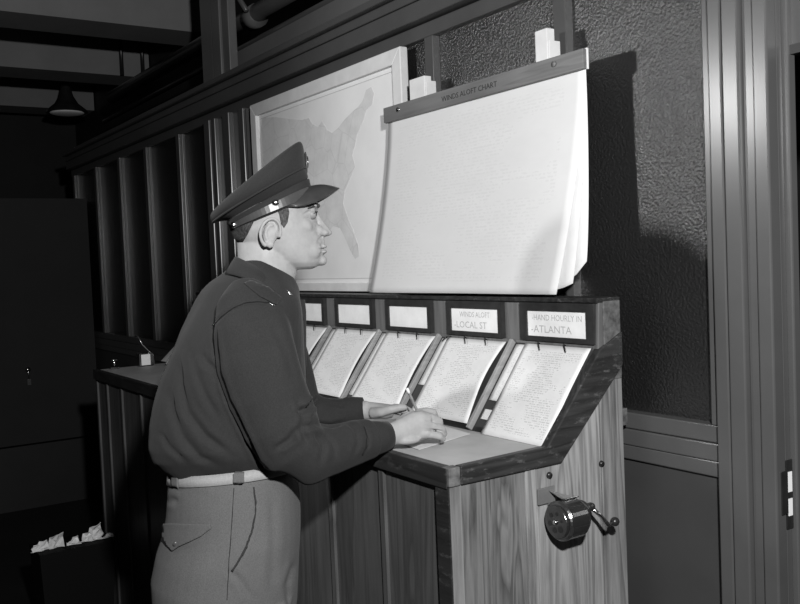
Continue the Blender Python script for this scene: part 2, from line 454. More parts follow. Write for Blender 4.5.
# dark worn edge trim on the side: counter edge, then up the slope
tr = MB().prism([(XR + .006, y, z) for y, z in [(1.118, 1.030), (1.403, 1.030), (1.612, 1.232), (1.612, 1.312), (1.537, 1.276), (1.362, 1.0735), (1.118, 1.0695)]], (-.022, 0, 0))
tr.build('edge_trim', MT['dark'], desk, bevel=0.003)
MB().box(XR - .02, XR + .0055, 1.0875, 1.117, 1.030, 1.0695).build('corner_block', MT['endgrain'], desk, bevel=0.002)
MB().box(XR - .045, XR - .001, YF + .0005, YF + .0045, 0, 1.0295).build('corner_strip', MT['darkx'], desk)
MB().box(XL, XR - .0005, YF - .003, YF - .0001, 1.026, 1.069).box(XL, XR - .021, YF, YF + .022, 1.026, 1.069).build('front_edge_trim', MT['darkx'], desk, bevel=0.003)
MB().box(XL, XR - .017, YF + .0225, 1.61, 1.040, ZC).build('counter_top', MT['counter'], desk)
# front boards between posts
x = XR
posts = [-1.497, -1.745, -1.99, -2.24, -2.49, -2.74, -2.99, -3.24, -3.50, -3.75, -3.96, -4.113]
for a, c in zip(posts[:-1], posts[1:]):
    MB().box(c + .0105, a - .0105, YF + .014, YF + .03, 0.0, 1.0255).build('front_board', MT['pinefront'], desk)
for k, p in enumerate(posts):
    MB().box(p - .010, min(p + .010, XR - .033), YF + .006, YF + .059, 0, 1.0255).build('front_post', MT['darkx'] if k == 0 else MT['pinefront'], desk, bevel=0.001)
MB().box(XL, XL + .02, YF + .062, 1.60, 0, 1.0255).build('end_board', MT['pinefront'], desk)
# sloped rack
RX0, RX1 = -4.0, XR - .018
y0s, z0s, y1s, z1s = 1.385, ZC + .001, 1.540, 1.275
SL = math.hypot(y1s - y0s, z1s - z0s); sy, sz = (y1s - y0s) / SL, (z1s - z0s) / SL; ny, nz = -sz, sy
def S(x, s, h=0.0):    # point on the slope: s metres up, h off the surface
    return (x, y0s + sy * s + ny * h, z0s + sz * s + nz * h)
b = MB().hexa([(RX0, y0s, z0s), (RX1, y0s, z0s), (RX1, 1.60, z0s), (RX0, 1.60, z0s), (RX0, y1s, z1s), (RX1, y1s, z1s), (RX1, 1.60, z1s), (RX0, 1.60, z1s)])
b.build('rack_board', MT['rack'], desk)
b = MB().hexa([S(RX0, 0, 0.0005), S(RX1, 0, 0.0005), S(RX1, .012, 0.0005), S(RX0, .012, 0.0005), S(RX0, 0, .0025), S(RX1, 0, .0025), S(RX1, .012, .0025), S(RX0, .012, .0025)])
b.build('rack_lip', MT['darkx'], desk)
xc = [-1.614 - .32 * k for k in range(8)]
for k in range(8):
    d = xc[k] - .16
    if k == 7: d = RX0 + .01
    b = MB().hexa([S(d - .006, .0, .001), S(d + .006, .0, .001), S(d + .006, SL, .001), S(d - .006, SL, .001), S(d - .006, .0, .016), S(d + .006, .0, .016), S(d + .006, SL + .002, .016), S(d - .006, SL + .002, .016)])
    b.build('divider', MT['divider'], desk, bevel=0.0015)
# header with card frames
MB().box(RX0, RX1 - .002, y1s + .006, 1.60, z1s + .0005, 1.382).build('header_board', MT['header'], desk)
MB().box(RX0, XR + .001, y1s - .004, 1.612, 1.3825, 1.394).build('header_cap', MT['dark'], desk, bevel=0.002)
MB().box(RX0, RX1 - .002, y1s - .002, y1s + .005, z1s + .001, z1s + .009).build('header_ledge', MT['header'], desk)

def text_mesh(name, body, size, mat, parent, origin, ux, uz, off=0.0, align='CENTER', squash=1.0):
    cu = bpy.data.curves.new(name, 'FONT'); cu.body = body; cu.size = size; cu.align_x = align; cu.align_y = 'CENTER'
    cu.extrude = 0.0002; cu.resolution_u = 2
    t = bpy.data.objects.new(name, cu); COL.objects.link(t)
    dg = bpy.context.evaluated_depsgraph_get(); dg.update()
    me = bpy.data.meshes.new_from_object(t.evaluated_get(dg))
    V = [v.co.copy() for v in me.vertices]; F = [tuple(p.vertices) for p in me.polygons]
    bpy.data.objects.remove(t); bpy.data.curves.remove(cu)
    ux = np.array(ux, float); uz = np.array(uz, float); nn = np.cross(ux, uz)
    P = [np.array(origin) + ux * v.x * squash + uz * v.y + nn * (v.z + off) for v in V]
    return mesh_obj(name, P, F, mat, parent)
words = {0: ('-HAND HOURLY IN', '-ATLANTA'), 1: ('WINDS ALOFT', '-LOCAL ST'), 2: ('', ''), 3: ('', '')}
for k in range(8):
    c = xc[k]; yf = y1s - .008
    b = MB()
    fx0, fx1, fz0, fz1 = c - (.128 if k == 0 else .122), c + (.128 if k == 0 else .120), z1s + .010, 1.381
    cx0, cx1, cz0, cz1 = c - .1035, c + .1035, 1.297, 1.361
    b.box(fx0, fx1, yf, y1s + .005, cz1, fz1).box(fx0, fx1, yf, y1s + .005, fz0, cz0)
    b.box(fx0, cx0, yf, y1s + .005, cz0, cz1).box(cx1, fx1, yf, y1s + .005, cz0, cz1)
    fr = b.build('card_frame', MT['frame'], desk)
    cdo = MB().box(cx0, cx1, y1s - .003, y1s + .004, cz0, cz1).build('name_card', MT['cardpaper'], fr)
    if k in words and words[k][0]:
        text_mesh('card_lettering', words[k][0], .021, MT['fadedink'], fr, (c, y1s - .0032, 1.343), (1, 0, 0), (0, 0, 1), squash=.95)
        text_mesh('card_lettering', words[k][1], .026, MT['fadedink'], fr, (c - .02, y1s - .0032, 1.314), (1, 0, 0), (0, 0, 1), squash=1.15)

# ---- report sheets on the rack
def sheet(name, x0, x1, s0, s1, h, mat, curl=0.0, skew=0.0, n=14, thick=.0008):
    V = []; F = []; uv = []
    for i in range(n + 1):
        v = i / n; s = s0 + (s1 - s0) * v
        for j in range(n + 1):
            u = j / n; x = x0 + (x1 - x0) * u + skew * (1 - v)
            hh = h + curl * (u ** 3) * (math.sin(math.pi * v)) + curl * .6 * max(0, .25 - v)
            V.append(S(x, s, hh)); uv.append((u, v))
    for i in range(n):
        for j in range(n):
            a = i * (n + 1) + j; F.append((a, a + 1, a + n + 2, a + n + 1))
    me = bpy.data.meshes.new(name); me.from_pydata(V, [], F); me.update()
    l = me.uv_layers.new(name='UVMap')
    for lp_ in me.loops: l.data[lp_.index].uv = uv[lp_.vertex_index]
    for p in me.polygons: p.use_smooth = True
    me.materials.append(mat)
    o = bpy.data.objects.new(name, me); COL.objects.link(o)
    sd = o.modifiers.new('thick', 'SOLIDIFY'); sd.thickness = thick; sd.offset = 1
    return o
ordn = ['in the rightmost bay, under the ATLANTA card', 'in the second bay from the right', 'in the third bay from the right', 'in the fourth bay from the right', "in the bay beside the officer's elbow"]
for k in range(6):
    c = xc[k]; L, Rr = c - .148, c + .148
    if k == 0: Rr = c + .119
    where = ordn[k] if k < 5 else "in the bay hidden behind the officer's arm"
    bs = sheet('report_sheet', L + .002, Rr - .05, [.088, .10, .03, .04, .03, .03][k], SL - .006, .0030, MT['report'])
    tag(bs, 'back typed report sheet showing at the left ' + where, 'paper', 'report sheets on the rack')
    fs = sheet('report_sheet', L + [.038, .03, .03, .03, .03, .03][k], Rr - [.0, .012, .006, .006, .006, .006][k], [-.006, .012, .012, .012, .012, .012][k], SL - .004, .0070, MT['report'],
               curl=[.004, .016, .010, .010, .01, .01][k], skew=[.0, .010, .004, .004, .0, .0][k])
    tag(fs, 'front typed report sheet ' + where, 'paper', 'report sheets on the rack')
    for q in (.36, .70) if k != 1 else (.12, .40, .70):
        xx = L + (Rr - L) * q
        sgn = -1 if q == .12 else 1
        MB().tube([S(xx - .008 * sgn, SL - .001, .004), S(xx - .004 * sgn, SL - .003, .016), S(xx + .012 * sgn, SL - .022, .0145)], .0018, 8).build('sheet_hook', MT['blackmetal'], desk, smooth=True)
tag(sheet('paper_slip', xc[0] - .143, xc[0] - .07, .034, .062, .0030, MT['report']), 'small white paper slip low in the rightmost bay', 'paper')
sc_hw = [hit(591.5 - 31, 476, 0, XR), hit(597, 463.5, 0, XR), hit(548.6, 475, 0, XR)]
for p in (hit(601, 463.5, 0, XR), hit(548.8, 475, 0, XR)):
    MB().tube([(XR + .0005, p[1], p[2]), (XR + .006, p[1], p[2])], [.0075, .006], 14).build('bolt_head', MT['blackmetal'], desk, smooth=True)
# small block on the back edge of the side panel
MB().box(XR - .03, XR - .005, 1.613, 1.632, 1.085, 1.125).build('back_block', MT['endgrain'], desk)

# ---- paper under the writing hand
def cpt(px, py, z=ZC + .0015): return hit(px, py, 2, z)
A, B_, C_ = cpt(470, 434), cpt(419, 450), cpt(386, 438)
D_ = A + C_ - B_
b = MB().prism([A, B_, C_, D_], (0, 0, .001))
tag(b.build('writing_paper', MT['plainpaper']), "sheet of paper on the counter under the officer's writing hand", 'paper')

# ---- pencil sharpener on the side board
cs = hit(570, 519, 0, XR + .05)
sh = empty('pencil_sharpener', (XR, cs[1], cs[2]), 'crank pencil sharpener screwed to the pine side of the desk', 'pencil sharpener')
ax = np.array([0.50, 0.84, 0.0]); ax /= np.linalg.norm(ax)      # drum axis, front face towards the viewer's left
# keep the drum parallel to the board
ax = np.array([0.0, 1.0, 0.0]); e1 = np.array([1.0, 0, 0]); e2 = np.array([0, 0, 1.0])
cy = np.array([XR + .047, cs[1], cs[2]])
def ring(c, r, n=32, sx=1.0): return [c + r * (math.cos(2 * math.pi * k / n) * e1 * sx + math.sin(2 * math.pi * k / n) * e2) for k in range(n)]
RR = .043
MB().loft([ring(cy - ax * .034, RR * .80), ring(cy - ax * .034, RR * .93), ring(cy - ax * .030, RR), ring(cy + ax * .020, RR), ring(cy + ax * .030, RR * .86), ring(cy + ax * .038, RR * .5), ring(cy + ax * .040, .012)]).build('drum', MT['metal'], sh, smooth=False, bevel=0.001)
MB().loft([ring(cy - ax * .040, RR * .70), ring(cy - ax * .040, RR * .80), ring(cy - ax * .0345, RR * .84)]).build('dial', MT['metal'], sh, bevel=0.0008)
hb = MB()
for k in range(6):
    t = k * math.pi / 3 + .3; c0 = cy + (.019) * (math.cos(t) * e1 + math.sin(t) * e2)
    hb.loft([[c0 - ax * .0402 + (.0035 + .0008 * k) * (math.cos(2 * math.pi * j / 14) * e1 + math.sin(2 * math.pi * j / 14) * e2) for j in range(14)],
             [c0 - ax * .0408 + (.0035 + .0008 * k) * (math.cos(2 * math.pi * j / 14) * e1 + math.sin(2 * math.pi * j / 14) * e2) for j in range(14)]])
hb.build('pencil_hole', MT['blackmetal'], sh)
MB().loft([ring(cy - ax * .0405, .006), ring(cy - ax * .045, .0045)]).build('centre_boss', MT['chrome'], sh, smooth=True)
# dark slot window around the drum
sl = []
for k in range(9):
    t = math.radians(-8 + k * 3.2)
    sl.append((t,))
V = []; F = []
for k in range(9):
    t = math.radians(-4 + k * 3.0); d = math.cos(t) * e1 + math.sin(t) * e2
    V += [cy + d * (RR + .0006) - ax * .030, cy + d * (RR + .0006) + ax * .018]
for k in range(8): F.append((2 * k, 2 * k + 1, 2 * k + 3, 2 * k + 2))
o = mesh_obj('shavings_window', V, F, MT['blackmetal'], sh); o.modifiers.new('t', 'SOLIDIFY').thickness = .0006
MB().loft([ring(cy - ax * .029, RR + .001), ring(cy - ax * .025, RR + .001)]).build('rim_band', MT['metal'], sh, smooth=True)
# mounting bracket
bz = cy[2]
MB().box(XR + .001, XR + .006, cy[1] - .050, cy[1] + .0, bz + .03, bz + .066).box(XR + .001, XR + .012, cy[1] - .02, cy[1] + .03, bz - .03, bz + .03).build('mounting_plate', MT['plate'], sh, bevel=0.001)
MB().prism([(XR + .004, cy[1] - .02, bz + .058), (XR + .004, cy[1] + .03, bz + .035), (XR + .05, cy[1] + .03, bz + .043), (XR + .05, cy[1] - .015, bz + .043)], (0, 0, .004)).build('bracket_arm', MT['chrome'], sh, bevel=0.001)
# gear housing and crank
hc = cy + ax * .046 + np.array([0, 0, .012])
MB().loft([ring(cy + ax * .034 + e2 * .010, .026), ring(cy + ax * .044 + e2 * .012, .021), ring(cy + ax * .050 + e2 * .012, .012)]).build('gear_housing', MT['metal'], sh, smooth=True)
MB().loft([ring(cy + ax * .048 + e2 * .014, .009), ring(cy + ax * .068 + e2 * .014, .010), ring(cy + ax * .074 + e2 * .014, .008)]).build('crank_hub', MT['metal'], sh, smooth=True)
p0 = cy + ax * .068 + e2 * .014
p1 = p0 + np.array([.016, .036, -.046])
crank = MB().tube([p0, p0 * .5 + p1 * .5 + ax * .003, p1], [.0055, .0045, .006], 10).build('crank_arm', MT['chrome'], sh, smooth=True)
p2 = p1 + np.array([.0, .022, .004])
MB().tube([p1, p1 * .3 + p2 * .7], .0042, 10).build('knob_spindle', MT['metal'], crank, smooth=True)
MB().ell(p2, (.0105, 0, 0), (0, .011, 0), (0, 0, .0105)).build('crank_knob', MT['blackmetal'], crank, smooth=True)

# ================================================================ WALL MAP
mp_ = empty('wall_map', (-3.0, 1.64, 1.39), 'framed wall map of the United States in a pale wooden frame', 'map')
yf0 = 1.628
fx0, fx1, fz0, fz1 = hit(249.5, 104, 1, yf0)[0], hit(399.5, 46, 1, yf0)[0], 1.398, hit(399.5, 46, 1, yf0)[2]
for poly in ([(fx0, fz1), (fx1, fz1), (fx1 - .05, fz1 - .05), (fx0 + .05, fz1 - .05)], [(fx0, fz0), (fx1, fz0), (fx1 - .05, fz0 + .03), (fx0 + .05, fz0 + .03)],
             [(fx0, fz0), (fx0, fz1), (fx0 + .05, fz1 - .05), (fx0 + .05, fz0 + .03)], [(fx1, fz0), (fx1, fz1), (fx1 - .05, fz1 - .05), (fx1 - .05, fz0 + .03)]):
    MB().prism([(x, yf0, z) for x, z in poly], (0, .030, 0)).build('frame_rail', MT['whitewood'], mp_, bevel=0.003)
mx0, mx1, mz0, mz1 = fx0 + .045, fx1 - .045, fz0 + .026, fz1 - .045
MB().box(mx0, mx1, 1.645, 1.650, mz0, mz1).build('map_paper', MT['mapsea'], mp_)
land_px = [(262, 118), (275, 117), (290, 119), (302, 120), (309, 118), (312, 124), (318, 127), (322, 121), (327, 130), (332, 133), (338, 128), (345, 119), (352, 112), (358, 107), (363, 100), (366, 90), (371, 87), (374, 94), (372, 104), (366, 110), (364, 118), (361, 126), (357, 134), (355, 145), (352, 155), (355, 166), (350, 178), (345, 190), (343, 203), (347, 216), (353, 230), (358, 245), (359, 256), (355, 259), (350, 250), (345, 238), (340, 228), (333, 226), (328, 232), (318, 230), (308, 234), (302, 246), (297, 243), (290, 228), (282, 224), (272, 215), (264, 205), (261, 180), (259, 150)]
lp_pts = [hit(px, py, 1, 1.644) for px, py in land_px]
MB().prism(lp_pts, (0, .0008, 0)).build('land_area', MT['mapland'], mp_)
gb = MB()
for z in (mz0 + .02, mz1 - .02): gb.box(mx0 + .02, mx1 - .02, 1.6435, 1.6445, z - .0012, z + .0012)
for x in (mx0 + .02, mx1 - .02): gb.box(x - .0012, x + .0012, 1.6435, 1.6445, mz0 + .02, mz1 - .02)
gb.build('map_border', MT['grid'], mp_)

# ================================================================ WINDS ALOFT CHART
ch = empty('chart_pad', (-2.0, 1.6, 1.40), 'large white chart pad on a wooden bar marked WINDS ALOFT CHART', 'chart')
cx0, cx1 = hit(384, 112, 1, 1.574)[0], hit(587, 55, 1, 1.592)[0]
zt, zl = hit(587.5, 46.5, 1, 1.574)[2], hit(588, 67, 1, 1.574)[2]
def chart_sheet(name, prof, zb, x0, x1, mat, flare=(0, 0), n=30, curlx=0.0, lift=0.0):
    V = []; F = []; uv = []
    for i in range(n + 1):
        v = i / n; z = zb + (zl + .015 - zb) * v; t = 1 - v
        for j in range(n + 1):
            u = j / n
            z += lift * u ** 14 * (1 - v) ** 4; x = x0 + (x1 - x0) * u - (flare[0] * (1 - u) + flare[1] * u) * t ** 1.3
            y = 1.588 - prof * (t ** 1.6) + curlx * (u ** 6) * t - .004 * math.sin(u * 9) * t
            V.append((x, y, z)); uv.append((u, v))
    for i in range(n):
        for j in range(n):
            a = i * (n + 1) + j; F.append((a, a + 1, a + n + 2, a + n + 1))
    me = bpy.data.meshes.new(name); me.from_pydata(V, [], F); me.update()
    l = me.uv_layers.new(name='UVMap')
    for q in me.loops: l.data[q.index].uv = uv[q.vertex_index]
    for p in me.polygons: p.use_smooth = True
    me.materials.append(mat)
    o = bpy.data.objects.new(name, me); COL.objects.link(o); o.parent = ch; o.matrix_parent_inverse = ch.matrix_basis.inverted()
    sd = o.modifiers.new('t', 'SOLIDIFY'); sd.thickness = .0008
    return o
for k, (pr_, zb_, fl) in enumerate([(.066, 1.4025, (.052, .055)), (.052, 1.403, (.045, .018)), (.040, 1.4035, (.035, -.004))]):
    o = chart_sheet('chart_sheet', pr_, zb_, cx0 + .002, cx1 - .002, MT['chartpaper'] if k == 0 else MT['plainpaper'], flare=fl, lift=(0, .010, .03)[k], curlx=(0, .006, .02)[k])
MB().box(cx0 - .004, cx1 + .004, 1.5885, 1.594, zl, zt + .003).build('clamp_strip', MT['whitewood'], ch, bevel=0.0015)
MB().box(cx0 - .004, cx1 + .004, 1.574, 1.586, zl, zt).build('clamp_bar', MT['bar'], ch, bevel=0.0015)
text_mesh('bar_lettering', 'WINDS ALOFT CHART', .021, MT['ink'], ch, (hit(468, 89, 1, 1.5738)[0], 1.5738, (zt + zl) / 2 - .002), (1, 0, 0), (0, 0, 1), squash=1.15)
for xx in (hit(398, 104, 1, 1.5735)[0], hit(554, 60, 1, 1.5735)[0]):
    MB().tube([(xx, 1.5739, zt - .018), (xx, 1.570, zt - .018)], .007, 12).build('bar_screw', MT['chrome'] if xx < -2 else MT['bar'], ch, smooth=True)
for x0_, x1_ in ((hit(412, 96, 1, 1.604)[0], hit(427, 96, 1, 1.604)[0]), (hit(537, 30, 1, 1.604)[0], hit(549, 30, 1, 1.604)[0])):
    MB().box(x0_, x1_, 1.596, 1.622, 1.95, 2.05 if x0_ < -2 else 2.066).box(x1_ + .0005, x1_ + .006, 1.598, 1.635, 1.95, 2.035).build('hanger_block', MT['whitewood'], ch, bevel=0.001)

# ================================================================ CLUTTER AT THE FAR END
tb = empty('tape_dispenser', (-4.08, 1.30, ZC), 'small pale-sided dispenser with an upright curved lever on the far desk end', 'dispenser')
q = hit(145, 366, 2, ZC)
MB().box(q[0] - .03, q[0] + .02, q[1] - .03, q[1] + .035, ZC + .0008, ZC + .06).build('housing', MT['metal'], tb, bevel=0.003)
MB().box(q[0] + .0205, q[0] + .022, q[1] - .022, q[1] + .02, ZC + .006, ZC + .055).build('side_label', MT['cardpaper'], tb)
def far(px, py): return hit(px, py, 0, q[0] + .01)
MB().tube([far(137.5, 336), far(142, 344), far(149, 351), (q[0] + .01, q[1] + .037, ZC + .052), (q[0] + .01, q[1] + .037, ZC + .005)], [.003, .0045, .005, .005, .005], 8).build('lever', MT['chrome'], tb, smooth=True)
q2 = hit(122, 364, 2, ZC); q2[0] = max(q2[0], XL + .03); q2 = np.array([XL + .04, 1.17, ZC])
cl = empty('desk_clamp', tuple(q2), 'small bright metal clamp left of the dispenser on the far desk end', 'clamp')
MB().box(q2[0] - .012, q2[0] + .012, q2[1] - .02, q2[1] + .02, ZC, ZC + .008).build('clamp_base', MT['metal'], cl, bevel=0.001)
MB().tube([(q2[0], q2[1], ZC + .008), (q2[0], q2[1], ZC + .045)], .005, 10).build('clamp_screw', MT['chrome'], cl, smooth=True)
MB().tube([(q2[0], q2[1] - .014, ZC + .04), (q2[0], q2[1] + .016, ZC + .042)], .004, 8).build('clamp_handle', MT['chrome'], cl, smooth=True)
pp = [hit(161, 361, 2, ZC + .002), hit(174, 363, 2, ZC + .002)]
b = MB().prism([pp[0], pp[1], pp[1] + np.array([.05, .08, .10]), pp[0] + np.array([.03, .1, .105])], (0, .001, .001))
tag(b.build('leaning_paper', MT['plainpaper']), "white sheet of paper leaning beside the officer's back on the far desk end", 'paper')

# ---- wastebasket of papers
wb = empty('wastebasket', (-3.72, .87, 0), 'dark box wastebasket on the floor at the far end of the desk', 'wastebasket')
wx0, wx1, wy0, wy1 = -3.93, -3.735, .735, 1.03
MB().hexa([(wx0 + .02, wy0 + .02, 0), (wx1 - .02, wy0 + .02, 0), (wx1 - .02, wy1 - .02, 0), (wx0 + .02, wy1 - .02, 0), (wx0, wy0, .395), (wx1, wy0, .395), (wx1, wy1, .395), (wx0, wy1, .395)]).build('bin_body', MT['blackmetal'], wb)
wb.children[0].data.materials[0] = MT['binblack']
random.seed(4)
desc = ['grey crumpled paper at the left end of the wastebasket', 'upright folded paper in the left half of the wastebasket', 'small crumpled paper in the middle of the wastebasket', 'crumpled grey paper under the tallest sheet in the wastebasket', 'pale folded sheet standing highest in the wastebasket', 'flat paper strip lying at the right end of the wastebasket']
spec = [((40, 549), 14, 9, .55), ((56, 545), 13, 15, 0.9), ((73, 545), 11, 9, .5), ((91, 540), 18, 13, .7), ((95, 534), 13, 13, 1.0), ((107, 540), 11, 7, .8)]
for (pc, w_, h_, tone), dd in zip(spec, desc):
    c0 = hit(pc[0], pc[1], 0, -3.80); s_ = 3.9 / 900
    V = []; F = []; nn = 5
    for i in range(nn):
        for j in range(nn):
            u = j / (nn - 1) - .5; v = i / (nn - 1) - .5
            V.append((c0[0] + random.uniform(-.012, .012) + .04 * v * v, c0[1] + u * w_ * s_ * (1 - .25 * v) + random.uniform(-.003, .003), max(.397, c0[2] + v * h_ * s_ + .01 + random.uniform(-.004, .004) + .015 * u)))
    for i in range(nn - 1):
        for j in range(nn - 1):
            a = i * nn + j; F.append((a, a + 1, a + nn + 1, a + nn))
    o = mesh_obj('crumpled_paper', V, F, MT['plainpaper'] if tone > .75 else MT['mapsea'])
    o.modifiers.new('t', 'SOLIDIFY').thickness = .002
    tag(o, dd, 'paper', 'papers in the wastebasket')
# ================================================================ THE OFFICER
PO = np.array([-1.90178861, 0.82304942, 1.1984413])
PU = np.array([0.39717715, 0.91774196, 0.0]); PV = np.array([0.91774196, -0.39717715, 0.0]); PZ = np.array([0, 0, 1.0])
def W(px, py, lat=0.0):
    r = ray(px, py); t = np.dot(PV, PO + lat * PV - CAM) / np.dot(PV, r); return CAM + r * t
def mpp(lat=0.0): return 1.0 / 439.0 * (1 - lat / 2.05)

def voxel(mb, name, mat, parent, size, smooth_it=6, sfac=0.5, fn=None, subdiv=False):
    o = mesh_obj(name, mb.v, mb.f, mat, None)
    r = o.modifiers.new('r', 'REMESH'); r.mode = 'VOXEL'; r.voxel_size = size; r.use_smooth_shade = True
    s = o.modifiers.new('s', 'SMOOTH'); s.factor = sfac; s.iterations = smooth_it
    dg = bpy.context.evaluated_depsgraph_get(); dg.update()
    me = bpy.data.meshes.new_from_object(o.evaluated_get(dg)); me.name = name
    o.modifiers.clear(); old = o.data; o.data = me; bpy.data.meshes.remove(old); o.name = name
    me.materials.clear(); me.materials.append(mat)
    for p in me.polygons: p.use_smooth = True
    if fn is not None:
        n = len(me.vertices); co = np.empty(n * 3); me.vertices.foreach_get('co', co); co = co.reshape(-1, 3)
        no = np.empty(n * 3); me.vertices.foreach_get('normal', no); no = no.reshape(-1, 3)
        co = fn(co, no); me.vertices.foreach_set('co', co.reshape(-1)); me.update()
    if parent is not None:
        o.parent = parent; o.matrix_parent_inverse = parent.matrix_basis.inverted()
    return o
def polydist(P, poly):
    best = np.full(len(P), 1e9); tt = np.zeros(len(P))
    for k in range(len(poly) - 1):
        a = np.array(poly[k], float); b = np.array(poly[k + 1], float); d = b - a
        t = np.clip(((P - a) @ d) / (d @ d), 0, 1)
        q = a + t[:, None] * d; dd = np.linalg.norm(P - q, axis=1)
        m = dd < best; best[m] = dd[m]; tt[m] = (k + t[m]) / (len(poly) - 1)
    return best, tt
def creaser(creases, extra=None):
    """real folds: (polyline, half-width in px-at-2m, depth in m); fades at the ends"""
    def fn(co, no):
        px = projn(co); view = (CAM - co); view /= np.linalg.norm(view, axis=1)[:, None]
        f = np.clip((np.einsum('ij,ij->i', view, no)) * 3, 0, 1)
        off = np.zeros(len(co))
        for poly, wd, dp in creases:
            d, t = polydist(px, poly)
            fade = np.clip(np.minimum(t, 1 - t) * 6, 0.15, 1)
            off -= dp * np.exp(-(d / wd) ** 2) * fade * f
            off += dp * .45 * np.exp(-((d - wd * 2.2) / (wd * 1.2)) ** 2) * fade * f
        if extra is not None: off += extra(co, px)
        return co + no * off[:, None]
    return fn

man = empty('person', (W(225, 480)[0], W(225, 480)[1], 0), 'man in dark officer shirt, peaked cap and light trousers leaning on the desk writing', 'person')

# body-axis rings: silhouettes from left to right in the side view, a = half width across the shoulders
BA = np.array([1.0, 0, 0]); BB = np.array([0, 1.0, 0])
def bodyring(py, xl, xr, a, n=40, ex=2.0, lean=0.0, yoff=0.0):
    c = W((xl + xr) / 2, py); h = (xr - xl) / 2 / 439.0
    b = math.sqrt(max(h * h - (a * .397) ** 2, .03 ** 2)) / .918
    R_ = []
    for k in range(n):
        t = 2 * math.pi * k / n; ct, st = math.cos(t), math.sin(t)
        x = a * math.copysign(abs(ct) ** (2 / ex), ct); y = b * math.copysign(abs(st) ** (2 / ex), st)
        R_.append(c + BA * x + BB * y + PZ * (lean * x))
    return R_
def ovalring(c, r1, r2, d1, d2, n=28):
    return [np.array(c) + r1 * math.cos(2 * math.pi * k / n) * d1 + r2 * math.sin(2 * math.pi * k / n) * d2 for k in range(n)]
def limb(path, n=28):
    """path: (px, py, lat, in-plane radius, lateral radius)"""
    pts = [W(p[0], p[1], p[2]) for p in path]; R_ = []
    for i, p in enumerate(pts):
        t = pts[min(i + 1, len(pts) - 1)] - pts[max(i - 1, 0)]; t /= np.linalg.norm(t)
        d2 = PV - t * np.dot(PV, t); d2 /= np.linalg.norm(d2); d1 = np.cross(t, d2)
        R_.append(ovalring(p, path[i][3], path[i][4], d1, d2, n))
    return R_

# ---------------- shirt
sb = MB()
torso = [(468, 172, 294, .150, 40, 2, .13), (461, 163, 298, .165, 40, 2, .12), (452, 155, 303, .175, 40, 2, .09), (440, 151, 305, .18, 40, 2, .04), (420, 153, 306, .18), (400, 157, 306, .182), (375, 163, 305, .186),
         (350, 171, 303, .192), (330, 179, 302, .198), (313, 187, 301, .198), (300, 194, 299, .188), (290, 202, 297, .152), (281, 211, 292, .118), (273, 221, 284, .092), (266, 229, 274, .075), (260, 236, 264, .06)]
sb.loft([bodyring(*t) for t in torso])
sb.loft(limb([(246, 293, .105, .040, .040), (247, 305, .145, .064, .056), (251, 328, .168, .078, .064), (259, 360, .180, .084, .066), (270, 395, .19, .083, .066), (281, 424, .192, .080, .064),
              (292, 444, .186, .074, .062), (310, 453, .168, .063, .058), (330, 450, .148, .056, .054), (352, 444, .122, .049, .048), (372, 439, .098, .040, .041)]))
sb.loft(limb([(262, 296, -.13, .05, .04), (266, 318, -.175, .07, .06), (276, 350, -.20, .075, .062), (288, 385, -.215, .07, .06), (302, 412, -.215, .062, .058), (322, 416, -.20, .050, .048), (340, 413, -.18, .040, .042), (352, 411, -.172, .035, .036)]))
shirt_creases = [
    ([(214, 322), (217, 345), (222, 372), (230, 400), (243, 430), (260, 462), (270, 474)], 2.2, .009),
    ([(212, 326), (228, 311), (247, 302), (268, 303)], 1.3, .003),
    ([(174, 346), (179, 385), (188, 412), (206, 436), (232, 456)], 3.2, .0065),
    ([(166, 385), (170, 410), (182, 436), (200, 458), (222, 468)], 3.4, .006),
    ([(201, 352), (206, 362), (216, 369), (219, 385)], 3.0, .006),
    ([(190, 345), (196, 372), (206, 395), (220, 420)], 3.0, .004),
    ([(298, 413), (308, 408), (318, 398)], 2.4, .014), ([(312, 432), (322, 446), (320, 462)], 2.4, .006), ([(275, 450), (290, 440), (300, 425)], 2.6, .006), ([(366, 428), (370, 440), (368, 452)], 1.3, .004),
    ([(300, 428), (316, 424), (332, 426), (344, 422)], 2.4, .007),
    ([(296, 398), (303, 414), (302, 432), (309, 446)], 2.6, .007),
    ([(346, 422), (355, 428), (359, 442), (353, 456)], 2.0, .005),
    ([(320, 436), (332, 444), (336, 458)], 2.2, .004),
    ([(158, 430), (168, 446), (186, 462)], 2.5, .005),
    ([(270, 320), (284, 350), (296, 385)], 4.0, .003),
    ([(330, 402), (342, 406), (352, 404)], 1.8, .004),
]
rng = np.random.RandomState(3)
def soft(co, px):
    o = np.zeros(len(co))
    for _ in range(16):
        k = rng.normal(size=3) * np.array([26, 26, 13]); ph = rng.uniform(0, 6.28)
        o += .0009 * np.sin(co @ k + ph)
    return o
def rest_on_counter(fn, z):
    def g_(co, no):
        co = fn(co, no); m = (co[:, 1] > 1.074) & (co[:, 2] < z) & (co[:, 2] > .95); co[m, 2] = z; return co
    return g_
shirt = voxel(sb, 'shirt', MT['shirt'], man, .0048, 5, .5, rest_on_counter(creaser(shirt_creases, soft), 1.0715))
# cuffs
for pth in ([(366, 439.8, .10, .038, .038), (369, 439.3, .097, .041, .040), (379, 437.5, .084, .037, .037), (388, 436.3, .076, .0335, .035), (389, 436.2, .075, .031, .032), (380, 437.4, .082, .031, .031)],
            [(346, 412, -.176, .036, .036), (349, 411.5, -.174, .038, .037), (357, 410.5, -.17, .0345, .035), (363.5, 410, -.166, .032, .033), (364, 410, -.166, .029, .03), (357, 410.5, -.17, .028, .029)]):
    MB().loft(limb(pth), cap=False).build('cuff', MT['shirt'], shirt, smooth=True)
